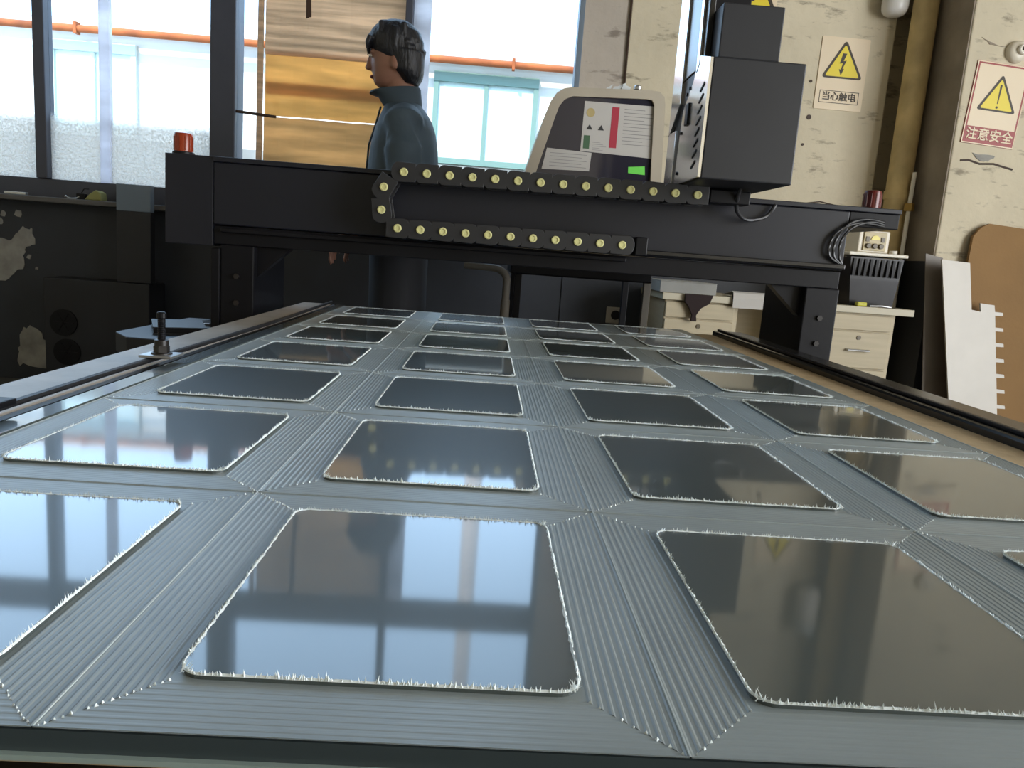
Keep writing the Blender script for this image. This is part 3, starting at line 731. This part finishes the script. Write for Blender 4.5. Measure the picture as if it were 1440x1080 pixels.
MB().prism([(x, z) for x, z in outer], 'y', 2.79, 3.30).build('hood', 'cream_plastic', en)
MB().box(-.02, .55, 2.76, 3.30, .150, .198, .006).build('stand_top', 'black_steel', en)
for x, y, m in ((.0, 2.78, 'black_steel'), (.522, 2.775, 'plaster_grey_post'), (.0, 3.26, 'black_steel'), (.522, 3.26, 'black_steel')):
    MB().box(x, x + .028, y, y + .028, FLOOR, .150, .002).build('stand_leg', m, en)
MB().box(.028, .522, 3.268, 3.280, -.25, -.20).build('stand_brace', 'black_steel', en)
MB().lathe([(.012, 0), (.012, .008), (.016, .012), (.016, .022), (.010, .028)], (.424, 2.80, .879), 16).build('top_knob', 'steel', en, True)
def notice(name, label, pts, y, m='paper'):
    t = thing(name, label, 'notice', (pts[0][0], y, pts[0][1])); MB().prism(pts, 'y', y, y + .0012).build('paper', m, t); return t
n1 = notice('safety_notice', 'white printed notice with a vertical red bar taped inside the cabinet window', [(.219, .826), (.498, .826), (.498, .632), (.217, .640)], 2.7605)
MB().box(.327, .355, 2.7598, 2.7604, .660, .812).build('red_bar', 'red_print', n1)
MB().box(.226, .250, 2.7598, 2.7604, .650, .700).build('green_block', 'green_print', n1)
for k in range(11): MB().box(.375, .375 + .08 + .03 * ((k * 7) % 3), 2.7598, 2.7604, .806 - k * .013, .8085 - k * .013).build('text_line', 'grey_print', n1)
for k in range(5): MB().box(.262, .262 + .03 + .012 * (k % 3), 2.7598, 2.7604, .675 - k * .007, .6765 - k * .007).build('text_line', 'grey_print', n1)
for x in (.245, .290): MB().prism([(x - .012, .722), (x + .012, .722), (x, .742)], 'y', 2.7598, 2.7604).build('warning_mark', 'ink', n1)
MB().lathe([(.017, -.0006), (.017, 0)], (.245, 2.7604, .785), 16, 'y').build('seal', 'gold_face', n1)
n2 = notice('paper_label', 'small white printed label at the lower left of the cabinet window', [(.087, .642), (.262, .636), (.258, .566), (.072, .562)], 2.7605)
for k in range(5): MB().box(.10, .245 - .02 * (k % 2), 2.7598, 2.7604, .624 - k * .012, .626 - k * .012).build('text_line', 'grey_print', n2)
n3 = thing('green_sticker', 'bright green sticker low on the cabinet window', 'sticker', (.44, 2.76, .56))
MB().prism([(.410, .594), (.474, .601), (.478, .568), (.411, .571)], 'y', 2.7605, 2.7615).build('sticker', 'green_sticker', n3)
b = MB()
for k in range(7):
    x = .25 + k * .018
    b.prism([(x, .872), (x + .03, .872), (x + .05, .885 + .012 * (k % 3) + .004 * k), (x + .02, .885 + .006 * k)], 'y', 2.86 + .012 * (k % 2), 2.864 + .012 * (k % 2) + .02)
tag(b.build('plastic_wrap', 'bag'), 'crumpled clear plastic wrap lying on top of the cream cabinet', 'plastic wrap')

# person behind the gantry
PYC = 2.78
def ell_ring(cx, cy, z, rx, ry, n=28, e=2.3, tilt=0.0, x_front=None):
    out = []
    for k in range(n):
        a = 2 * PI * k / n; c, s = math.cos(a), math.sin(a)
        x = rx * math.copysign(abs(c) ** (2 / e), c); y = ry * math.copysign(abs(s) ** (2 / e), s)
        out.append((cx + x, cy + y, z + tilt * x))
    return out
def stack(rows, n=28, e=2.3, tilt=0.0, cy=PYC):
    return [ell_ring((xf + xb) / 2, cy, z, (xb - xf) / 2, hw, n, e, tilt) for z, xf, xb, hw in rows]
pe = thing('person', 'person in a blue grey jacket with short black hair looking down behind the gantry', 'person', (-.46, PYC, FLOOR))
bd = MB()
HEAD = [(.815, -.572, -.50, .030), (.828, -.590, -.475, .046), (.850, -.597, -.452, .058), (.885, -.603, -.436, .067), (.920, -.604, -.426, .072), (.95, -.611, -.421, .075), (.985, -.609, -.423, .076), (1.018, -.590, -.440, .066), (1.038, -.560, -.468, .045), (1.046, -.535, -.49, .02)]
bd.loft(stack(HEAD, 28, 2.15))
bd.loft([ell_ring(-.612, PYC, z, rx, ry, 12, 2) for z, rx, ry in ((.876, .010, .012), (.884, .018, .016), (.895, .014, .011), (.915, .008, .008), (.928, .004, .006))])
for s in (-1, 1):
    bd.ell((-.505, PYC + s * .074, .900), (.018, .008, .030))
    bd.ell((-.597, PYC + s * .030, .935), (.010, .022, .007))
bd.loft([ell_ring(-.500, PYC, .86, .055, .052, 20), ell_ring(-.485, PYC, .80, .055, .054, 20), ell_ring(-.468, PYC, .73, .062, .064, 20), ell_ring(-.46, PYC, .70, .07, .09, 20)])
TOR = [(.72, -.535, -.395, .10), (.69, -.545, -.37, .165), (.64, -.565, -.36, .185), (.5, -.575, -.35, .175), (.3, -.57, -.36, .165), (.12, -.57, -.36, .175), (.02, -.56, -.37, .17)]
bd.loft(stack(TOR))
HANDS = []
for s in (-1, 1):
    sh, el, wr = Vector((-.455, PYC + s * .19, .665)), Vector((-.435, PYC + s * .235, .40)), Vector((-.62, PYC + s * .175, .255))
    bd.tube([sh, sh.lerp(el, .5), el, el.lerp(wr, .35), wr], [.052, .047, .040, .038, .026], 14)
    d = (wr - el).normalized(); side = Vector((0, -s, 0)); dn = d.cross(side).normalized()
    if dn.z > 0: dn = -dn
    pc = wr + d * .05
    bd.tube([wr - d * .01, wr + d * .02, wr + d * .06, wr + d * .088], [.024, .030, .034, .028], 12)
    for i, L in enumerate((.070, .080, .076, .060)):
        off = Vector((0, 1, 0)) * ((i - 1.5) * .0215) * (1 if s > 0 else -1) * -1
        p0 = wr + d * .078 + off; p1 = p0 + d * L * .45 + dn * .008; p2 = p1 + (d * .75 + dn * .65).normalized() * L * .32; p3 = p2 + (d * .35 + dn).normalized() * L * .24
        bd.tube([p0, p1, p2, p3], [.0095, .009, .0082, .0066], 10)
    t0 = wr + d * .028 + side * .024; t1 = t0 + (d * .6 + side * .8).normalized() * .034; t2 = t1 + (d + side * .25 + dn * .2).normalized() * .03
    bd.tube([t0 - side * .01, t0, t1, t2], [.014, .013, .0105, .008], 10)
    hp, kn, an = Vector((-.462, PYC + s * .085, .08)), Vector((-.485, PYC + s * .10, -.24)), Vector((-.455, PYC + s * .105, -.57))
    bd.tube([hp, hp.lerp(kn, .5), kn, kn.lerp(an, .3), an], [.085, .072, .055, .054, .036], 16)
    bd.tube([an + Vector((.02, 0, -.02)), an + Vector((-.04, 0, -.045)), an + Vector((-.13, 0, -.062)), an + Vector((-.17, 0, -.065))], [.036, .034, .028, .018], 12)
body = bd.build('body', 'skin', pe); remesh(body, .0055, 3)
jk = MB()
JAC = [(.765, -.540, -.412, .068), (.745, -.548, -.395, .095), (.725, -.553, -.378, .140), (.700, -.560, -.362, .185), (.66, -.573, -.347, .208), (.60, -.588, -.336, .212), (.52, -.597, -.330, .208), (.40, -.600, -.332, .20), (.28, -.600, -.338, .20), (.20, -.596, -.342, .204)]
jk.loft(stack(JAC, 32, 2.4))
for s in (-1, 1):
    sh, el, wr = Vector((-.452, PYC + s * .185, .668)), Vector((-.430, PYC + s * .245, .40)), Vector((-.60, PYC + s * .182, .270))
    jk.tube([sh + Vector((0, -s * .05, .01)), sh, sh.lerp(el, .35), sh.lerp(el, .7), el, el.lerp(wr, .4), wr], [.07, .074, .070, .062, .058, .053, .042], 18)
    # folds over the upper sleeve
    for t, rr in ((.25, .073), (.55, .070), (.8, .064)):
        p = sh.lerp(el, t); jk.tube([p + Vector((-.05, 0, .012)), p + Vector((0, s * .018, -.006)), p + Vector((.045, 0, -.03))], .030, 10)
jac = jk.build('jacket', 'jacket', pe); remesh(jac, .0075, 4)
co = MB()
n = 28; rings = []
for z, xf, xb, hw, tilt in ((.735, -.552, -.398, .082, -.2), (.775, -.575, -.405, .078, -.1), (.805, -.607, -.412, .073, .15), (.812, -.604, -.417, .069, .15), (.775, -.57, -.415, .068, -.1)):
    rings.append(ell_ring((xf + xb) / 2, PYC, z, (xb - xf) / 2, hw, n, 2.1, tilt))
co.loft(rings); co.build('collar', 'collar', pe, True)
zz = MB().tube([(-.603, PYC - .03, .50), (-.598, PYC - .025, .60), (-.575, PYC - .02, .68), (-.56, PYC - .015, .745)], .004, 8).build('zip', 'collar', pe, True)
tr = MB()
tr.loft(stack([(.24, -.580, -.352, .180), (.06, -.575, -.352, .182), (.0, -.575, -.350, .185), (-.06, -.57, -.352, .182)], 28))
for s in (-1, 1):
    hp, kn, an = Vector((-.462, PYC + s * .088, .02)), Vector((-.482, PYC + s * .10, -.24)), Vector((-.455, PYC + s * .105, -.60))
    tr.tube([hp, hp.lerp(kn, .5), kn, kn.lerp(an, .5), an], [.096, .084, .070, .064, .058], 18)
o = tr.build('trousers', 'trousers', pe); remesh(o, .009, 3)
for s in (-1, 1):
    b = MB(); y = PYC + s * .105
    b.loft([ell_ring(-.50, y, FLOOR + z, rx, ry, 20) for z, rx, ry in ((.0, .135, .046), (.022, .137, .048))])
    b.loft([ell_ring(-.50 + dx, y, FLOOR + z, rx, ry, 20) for z, rx, ry, dx in ((.022, .130, .045, 0), (.05, .118, .042, .008), (.075, .075, .038, .05), (.10, .055, .040, .055))])
    b.build('shoe', 'shoe', pe, True)
hr = MB()
HAIR = [(.918, -.575, -.412, .080), (.940, -.603, -.410, .085), (.960, -.617, -.408, .088), (.99, -.620, -.409, .089), (1.022, -.606, -.424, .082), (1.046, -.578, -.450, .062), (1.060, -.550, -.478, .034)]
hr.loft(stack(HAIR, 28, 2.2))
hr.loft(stack([(.832, -.478, -.424, .056), (.858, -.500, -.409, .074), (.876, -.528, -.405, .084), (.905, -.540, -.404, .087), (.945, -.558, -.404, .088)], 28, 2.3))
rnd = random.Random(3)
for k in range(46):       # tufts break up the outline
    a = rnd.uniform(0, 2 * PI); zf = rnd.uniform(.88, 1.05); cx = -.515; rx, ry = .104, .086
    sc = math.sqrt(max(0.05, 1 - ((zf - .955) / .112) ** 2))
    if (zf < .965 and math.cos(a) < .35) or (zf < 1.0 and math.cos(a) < -.1): continue
    p = Vector((cx + rx * math.cos(a) * sc, PYC + ry * math.sin(a) * sc, zf)); outv = Vector((math.cos(a), math.sin(a), .1)).normalized()
    hr.tube([p - outv * .012, p + outv * .004 + Vector((0, 0, -.006)), p + outv * .006 + Vector((0, 0, -.028))], [.013, .011, .003], 8)
for k in range(16):       # wavy locks over the crown and the front
    if abs(k - 7.5) < 2.6: continue
    a = PI + (k - 7.5) * .30; z = .985 + .020 * (k % 3); p = Vector((-.515 + .098 * math.cos(a), PYC + .080 * math.sin(a), z)); d = Vector((math.cos(a), math.sin(a), 0))
    hr.tube([p - d * .03 + Vector((0, 0, .014)), p + d * .000 + Vector((0, 0, .006)), p + d * (.006 + .003 * (k % 2)) - Vector((0, 0, .010 + .006 * (k % 3)))], [.014, .013, .006], 8)
for k in range(9):        # fringe over the forehead
    y = PYC + (k - 4) * .017
    hr.tube([(-.600, y, .985), (-.612, y, .962), (-.614, y + .004, .936 - .007 * (k % 3))], [.013, .010, .003], 8)
hair = hr.build('hair', 'hair', pe); remesh(hair, .0045, 2)
for s in (-1, 1):
    MB().ell((-.603, PYC + s * .030, .922), (.006, .012, .005), 12, 8).build('eye', 'eye_white', pe, True)
    MB().ell((-.6075, PYC + s * .031, .921), (.003, .005, .0045), 10, 6).build('iris', 'ink', pe, True)
    MB().tube([(-.611, PYC + s * .015, .944), (-.612, PYC + s * .032, .947), (-.602, PYC + s * .048, .941)], .0035, 8).build('eyebrow', 'hair', pe, True)
MB().ell((-.600, PYC, .853), (.007, .022, .006), 12, 8).build('mouth', 'lip', pe, True)

# desk with two drawer pedestals
dk = thing('desk', 'pale wooden desk with two drawer pedestals against the back wall', 'desk', (1.38, 3.7, FLOOR))
MB().box(.755, 2.022, 3.44, 3.985, .062, .096, .003).build('desktop', 'desk_edge', dk)
for x0, x1 in ((.775, 1.145), (1.605, 1.945)):
    MB().box(x0, x1, 3.47, 3.98, FLOOR, .062, .003).build('pedestal', 'drawer_wood', dk)
    for z0, z1, lock in ((-.022, .052, 0), (-.212, -.032, 1), (-.410, -.222, 1), (-.62, -.42, 1)):
        d = MB().box(x0 + .004, x1 - .024, 3.452, 3.47, z0, z1, .002).build('drawer', 'drawer_wood', dk)
        xm = (x0 + x1) / 2 - .01
        if lock:
            MB().lathe([(.011, -.004), (.011, .004)], (xm, 3.452, z1 - .028), 14, 'y').build('lock', 'knob', d, True)
            zh = z0 + (z1 - z0) * .5
            MB().tube([(xm - .055, 3.452, zh), (xm - .055, 3.432, zh), (xm + .055, 3.432, zh), (xm + .055, 3.452, zh)], .005, 8).build('handle', 'steel', d, True)
MB().box(1.145, 1.605, 3.93, 3.95, -.30, .06).build('back_panel', 'drawer_wood', dk)
fb = thing('flat_carton', 'grey flat carton lying on the left part of the desk', 'carton', (.86, 3.6, .096))
MB().box(.740, 1.02, 3.45, 3.80, .0965, .150, .003).build('box', 'facade_grey', fb); MB().box(.739, 1.021, 3.449, 3.80, .1502, .154, .001).build('lid', 'facade_grey', fb)
dc = MB(); dc.prism([(.86, .0965), (1.0, .0965), (.985, .055), (.945, .03), (.925, -.005), (.93, -.035), (.90, -.035), (.903, -.004), (.885, .032), (.862, .06)], 'y', 3.418, 3.436, .003)
tag(dc.build('dark_cloth', 'dark_cloth'), 'dark brown cloth hanging over the desk front above the left drawers', 'cloth')
pp_ = MB(); P = [(3.62, .1), (3.50, .118), (3.455, .125), (3.432, .118), (3.424, .095), (3.422, .045)]
pp_.prism(P + [(y + .002, z + .001) for y, z in P[::-1]], 'x', 1.10, 1.285)
tag(pp_.build('paper_sheet', 'paper'), 'white paper sheet curling over the desk edge right of the left drawers', 'paper')
bk = thing('storage_basket', 'dark plastic basket with a white lid on the right end of the desk', 'basket', (1.82, 3.62, .096))
b = MB(); W0, W1 = [(1.725, 3.52), (1.945, 3.52), (1.945, 3.72), (1.725, 3.72)], [(1.685, 3.49), (1.955, 3.49), (1.955, 3.76), (1.685, 3.76)]
b.loft([[(x, y, .097) for x, y in W0], [(x + (X - x) * .6, y + (Y - y) * .6, .23) for (x, y), (X, Y) in zip(W0, W1)], [(X, Y, .338) for X, Y in W1]])
b.build('bin', 'basket_dark', bk)
for k in range(9): MB().box(1.70 + k * .0285, 1.712 + k * .0285, 3.484, 3.492, .245, .330).build('slat', 'black_steel', bk)
MB().box(1.665, 1.965, 3.47, 3.78, .345, .362, .005).build('lid', 'white_lid', bk)
ins = thing('bench_instrument', 'small silver instrument with three knobs on the white basket lid', 'instrument', (1.79, 3.6, .362))
MB().box(1.715, 1.872, 3.50, 3.66, .3625, .470, .006).build('case', 'instrument', ins)
MB().box(1.738, 1.852, 3.492, 3.502, .372, .462, .002).build('face', 'gold_face', ins)
MB().prism([(1.775 + .022 * math.cos(a * .314) + .02, .425 + .022 * math.sin(a * .314)) for a in range(11)], 'y', 3.488, 3.493).build('dial', 'dial', ins)
for k in range(3):
    kb = MB().lathe([(.011, -.012), (.013, -.010), (.013, .002)], (1.762 + k * .032, 3.492, .395), 14, 'y').build('knob', 'knob', ins, True)
MB().box(1.748, 1.765, 3.488, 3.493, .415, .440).build('socket', 'knob', ins); MB().box(1.825, 1.843, 3.488, 3.493, .415, .440).build('socket', 'knob', ins)
cu = MB(); cu.lathe([(.016, 0), (.019, .004), (.019, .018), (.017, .018), (.016, .005)], (1.925, 3.55, .3625), 18)
tag(cu.build('small_cup', 'white_lid', None, True), 'tiny white dish on the basket lid right of the instrument', 'dish')
ty = MB(); ty.box(1.735, 1.785, 3.455, 3.49, .0965, .118, .006)
tag(ty.build('yellow_tape', 'yellow_item'), 'small yellow tape roll on the desk edge below the basket', 'tape')
tag(MB().tube([(1.80, 3.46, .101), (1.86, 3.458, .105), (1.91, 3.462, .101)], .005, 8).build('grey_pen', 'steel', None, True), 'grey pen lying on the desk edge right of the yellow tape', 'pen')
# socket on the dark wall
so = thing('wall_socket', 'small grey square wall socket with round outlet low on the dark wall', 'socket', (.615, 3.99, -.07))
MB().box(.570, .662, 3.975, 3.992, -.118, -.026, .006).build('plate', 'socket_grey', so)
MB().lathe([(.026, -.004), (.026, 0.002), (.020, .002), (.018, -.002)], (.622, 3.975, -.070), 24, 'y').build('outlet', 'black_steel', so)
bp = thing('bent_tube', 'grey steel tube with a bent top under the middle of the gantry', 'tube', (-.035, 2.66, FLOOR))
MB().tube(smooth_path([(-.035, 2.66, FLOOR), (-.035, 2.66, .06), (-.035, 2.66, .12), (-.04, 2.662, .142), (-.055, 2.668, .158), (-.085, 2.68, .168), (-.20, 2.72, .172)]), .0145, 12).build('tube', 'plaster_grey_post', bp, True)
MB().cyl((-.035, 2.66, -.06), (-.035, 2.66, .05), .018, n=14).build('sleeve', 'plaster_grey_post', bp, True)

# boards leaning at the right
def lean(pts, y_top, y_bot, th, name, m, parent, zt=.55):
    b = bmesh.new(); Y = lambda z: y_bot + (y_top - y_bot) * (z - FLOOR) / (zt - FLOOR)
    lo = [b.verts.new((x, Y(z), z)) for x, z in pts]; hi = [b.verts.new((x, Y(z) + th, z)) for x, z in pts]; n = len(pts)
    for t in geometry.tessellate_polygon([[Vector((x, z, 0)) for x, z in pts]]):
        b.faces.new([lo[i] for i in t]); b.faces.new([hi[i] for i in t[::-1]])
    for i in range(n): b.faces.new((lo[i], hi[i], hi[(i + 1) % n], lo[(i + 1) % n]))
    bmesh.ops.recalc_face_normals(b, faces=b.faces[:]); me = bpy.data.meshes.new(name); b.to_mesh(me); b.free(); me.materials.append(MATS[m])
    return link(name, me, parent)
def rx(z): return 2.397 + (.15 - z) * .118      # right edge of the comb board
pts = [(2.110, .354), (2.252, .347), (2.282, .120), (2.329, .114), (2.323, .155), (2.395, .150)]
k = 0; z = .118
while z > FLOOR + .05:
    pts += [(rx(z), z), (rx(z) + .040, z - .002), (rx(z) + .043, z - .018), (rx(z - .018), z - .018)]; z -= .0755
pts += [(rx(FLOOR), FLOOR), (2.255, FLOOR)]
wbd = lean(pts, 3.455, 3.30, .010, 'comb_board', 'white_board', None)
tag(wbd, 'white plastic board with comb teeth along its right edge leaning at the right', 'board')
tag(lean([(2.284, .36), (2.296, .480), (2.330, .525), (2.372, .548), (3.10, .50), (3.16, FLOOR), (2.30, FLOOR)], 3.515, 3.40, .018, 'brown_board', 'brown_board', None), 'large brown fibreboard with clipped corner leaning behind the white comb board', 'board')
tag(lean([(2.075, .380), (2.165, .364), (2.285, -.40), (2.30, FLOOR), (2.165, FLOOR), (2.140, -.3)], 3.52, 3.44, .006, 'grey_board', 'board_grey', None, .4), 'narrow grey board leaning behind the left edge of the white comb board', 'board')

# signs
def sign(name, label, cx, cz, y, w, h, rot, kind):
    t = thing(name, label, 'sign', (cx, y, cz)); R = Matrix.Translation((cx, 0, cz)) @ Matrix.Rotation(math.radians(rot), 4, 'Y')
    def poly(pts, y0, y1, nm, m): return MB().prism(pts, 'y', y - y1, y - y0, M=R).build(nm, m, t)
    def rect(x0, x1, z0, z1): return [(x0, z0), (x1, z0), (x1, z1), (x0, z1)]
    def tri(cx, cz, s, r):   # rounded triangle pointing up
        out = []
        V = [(0, s * .60), (-s * .56, -s * .38), (s * .56, -s * .38)]
        for i, v in enumerate(V):
            a0 = (30, 150, 270)[i]
            for q in range(5):
                a = math.radians(a0 + 120 * q / 4); out.append((cx + v[0] * (1 - 0) + r * math.cos(a), cz + v[1] + r * math.sin(a)))
        return out
    def letters(txt, size, x, z, m, bold):
        me = text_mesh(txt, size, bold); me.transform(R @ Matrix.Translation((x, y - .0072, z))); me.materials.append(MATS[m]); link('lettering', me, t)
    if kind == 'shock':
        poly(rrect(w / 2, h / 2, .006, 3), 0, .005, 'plate', 'sign_white')
        poly(tri(0, .052, .170, .011), .005, .006, 'triangle_border', 'sign_ink'); poly(tri(0, .049, .150, .006), .006, .0066, 'triangle_field', 'sign_yellow')
        poly([(.012, .105), (-.010, .105), (-.022, .052), (-.004, .056), (-.012, .022), (-.022, .024), (-.008, -.008), (.006, .028), (-.003, .026), (.014, .070), (-.002, .066)], .0066, .0072, 'lightning_bolt', 'sign_ink')
        fr = frame_between(rect(-.108, .108, -.152, -.088), rect(-.105, .105, -.149, -.091), y - .006, y - .005); fr.transform(R); fr.materials.append(MATS['sign_ink']); link('text_frame', fr, t)
        letters('\u5f53\u5fc3\u89e6\u7535', .047, 0, -.120, 'sign_ink', .0006)
    elif kind == 'caution':
        poly(rrect(w / 2, h / 2, .004, 3), 0, .005, 'plate', 'sign_red')
        poly(rect(-w / 2 + .014, w / 2 - .014, -h / 2 + .082, h / 2 - .014), .005, .0056, 'field', 'sign_white')
        fr = frame_between(rect(-w / 2 + .001, w / 2 - .001, -h / 2 + .001, h / 2 - .001), rect(-w / 2 + .006, w / 2 - .006, -h / 2 + .006, h / 2 - .006), y - .0058, y - .005); fr.transform(R); fr.materials.append(MATS['sign_white']); link('border_line', fr, t)
        poly(tri(.004, .035, .155, .008), .0056, .0064, 'triangle_border', 'sign_ink'); poly(tri(.004, .032, .132, .005), .0064, .007, 'triangle_field', 'sign_yellow')
        poly([(.000, .095), (.010, .095), (.007, .005), (.002, .005)], .007, .0076, 'exclamation_bar', 'sign_ink')
        poly([(.0045 + .006 * math.cos(a * .524), -.012 + .006 * math.sin(a * .524)) for a in range(12)], .007, .0076, 'exclamation_dot', 'sign_ink')
        letters('\u6ce8\u610f\u5b89\u5168', .060, 0, -h / 2 + .044, 'sign_white', .0008)
    else:
        poly(rrect(w / 2, h / 2, .006, 3), 0, .005, 'plate', 'sign_white')
        poly(tri(0, .02, .26, .012), .005, .006, 'triangle_border', 'sign_ink'); poly(tri(0, .016, .225, .006), .006, .0066, 'triangle_field', 'sign_yellow')
        for dx in (-.03, .03):
            fr = frame_between([(dx + .024 * math.cos(a * .3927), -.035 + .024 * math.sin(a * .3927)) for a in range(16)], [(dx + .014 * math.cos(a * .3927), -.035 + .014 * math.sin(a * .3927)) for a in range(16)], y - .0072, y - .0066)
            fr.transform(R); fr.materials.append(MATS['sign_ink']); link('ring_mark', fr, t)
    return t
sign('shock_sign', 'white sign with yellow lightning triangle and small Chinese text on the wall', 1.723, 1.308, RY1 - .0125, .262, .372, 0.5, 'shock')
sign('caution_sign', 'red bordered caution sign with exclamation triangle on the right pilaster', 2.319, 1.117, 3.5495, .270, .388, 3.5, 'caution')
sign('gear_sign', 'yellow triangle sign just above the black spindle housing', 1.155, 1.69, RY1 - .0125, .34, .36, 1.0, 'gear')
# lamp and sensor
lp = thing('wall_lamp', 'white jar shaped wall lamp at the top edge beside the corner pipe', 'lamp', (1.925, 3.93, 1.60))
MB().lathe([(.030, 0), (.050, .008), (.062, .026), (.066, .05), (.066, .20), (.058, .22)], (1.925, 3.915, 1.598), 24).build('jar', 'lamp_white', lp, True)
MB().lathe([(.070, 0), (.070, .05), (.05, .06)], (1.925, 3.915, 1.818), 24).build('cap', 'frame_lamp', lp, True)
MB().box(1.905, 1.945, 3.93, 3.988, 1.83, 1.87).build('bracket', 'frame_lamp', lp)
sn = thing('round_sensor', 'round white sensor head with dark lens above the red caution sign', 'sensor', (2.39, 3.55, 1.375))
MB().lathe([(.052, 0), (.050, -.018), (.040, -.030), (.026, -.036)], (2.375, 3.549, 1.366), 28, 'y').build('dome', 'instrument', sn, True)
MB().lathe([(.024, 0), (.024, -.018), (.020, -.022)], (2.382, 3.516, 1.370), 20, 'y').build('eye', 'white_lid', sn, True)
MB().box(2.374, 2.393, 3.488, 3.496, 1.364, 1.380).build('lens', 'ink', sn)

# cabinet with fan holes and vertical duct below the left window
du = thing('dust_cabinet', 'dark metal cabinet with two round fan holes and a vertical duct below the left window', 'cabinet', (-2.1, 3.85, FLOOR))
MB().box(-2.046, -1.872, 3.80, 3.855, -.068, .300, .003).build('duct', 'dark_panel', du)
MB().box(-2.046, -1.872, 3.80, 3.85, .300, .436, .003).build('duct_top_reflection', 'frame_blue', du)  # lighter bluish piece, a reflection on the duct put into its colour
MB().box(-2.415, -1.872, 3.78, 3.98, FLOOR, -.070, .005).build('box', 'dark_panel', du)
for x, z in ((-2.315, -.30), (-2.30, -.455)):
    fr = MB().lathe([(.070, -.006), (.070, .004), (.058, .004), (.056, -.003)], (x, 3.78, z), 28, 'y').build('fan_ring', 'black_steel', du, True)
    for a in range(3): MB().box(x - .055, x + .055, 3.772, 3.776, z - .002, z + .002, M=Matrix.Translation((x, 0, z)) @ Matrix.Rotation(a * PI / 3, 4, 'Y') @ Matrix.Translation((-x, 0, -z))).build('grille_bar', 'black_steel', fr)
# things on the window ledge
tag(MB().box(-2.66, -2.55, 3.88, 3.91, .3435, .358, .003).build('metal_strip', 'steel'), 'short pale metal strip on the window ledge at the far left', 'strip')
wr = MB(); wr.tube([(-2.37 + .012 * k + .012 * math.cos(k * 1.1), 3.90, .352 + .007 * math.sin(k * 1.1)) for k in range(9)], .0035, 6)
tag(wr.build('wire_piece', 'steel', None, True), 'curly piece of pale wire on the window ledge', 'wire')
cy = MB(); cy.prism([(-2.25, .3435), (-2.16, .3435), (-2.165, .385), (-2.19, .398), (-2.225, .372)], 'y', 3.88, 3.95, .006)
tag(cy.build('yellow_rag', 'cloth_yellow'), 'folded dull yellow rag on the window ledge beside the duct', 'rag')
hv = MB(); hv.box(-2.30, -2.255, 3.90, 3.93, .3435, .375, .003); hv.tube([(-2.28, 3.915, .375), (-2.265, 3.915, .40), (-2.24, 3.915, .40)], .003, 6)
tag(hv.build('dark_tool', 'black_steel'), 'small dark tool between the wire and the yellow rag on the ledge', 'tool')

# ------------------------------------------------------------------ lift so that the floor is z = 0
for o in list(SC.objects):
    if o.parent is None:
        o.location.z -= FLOOR
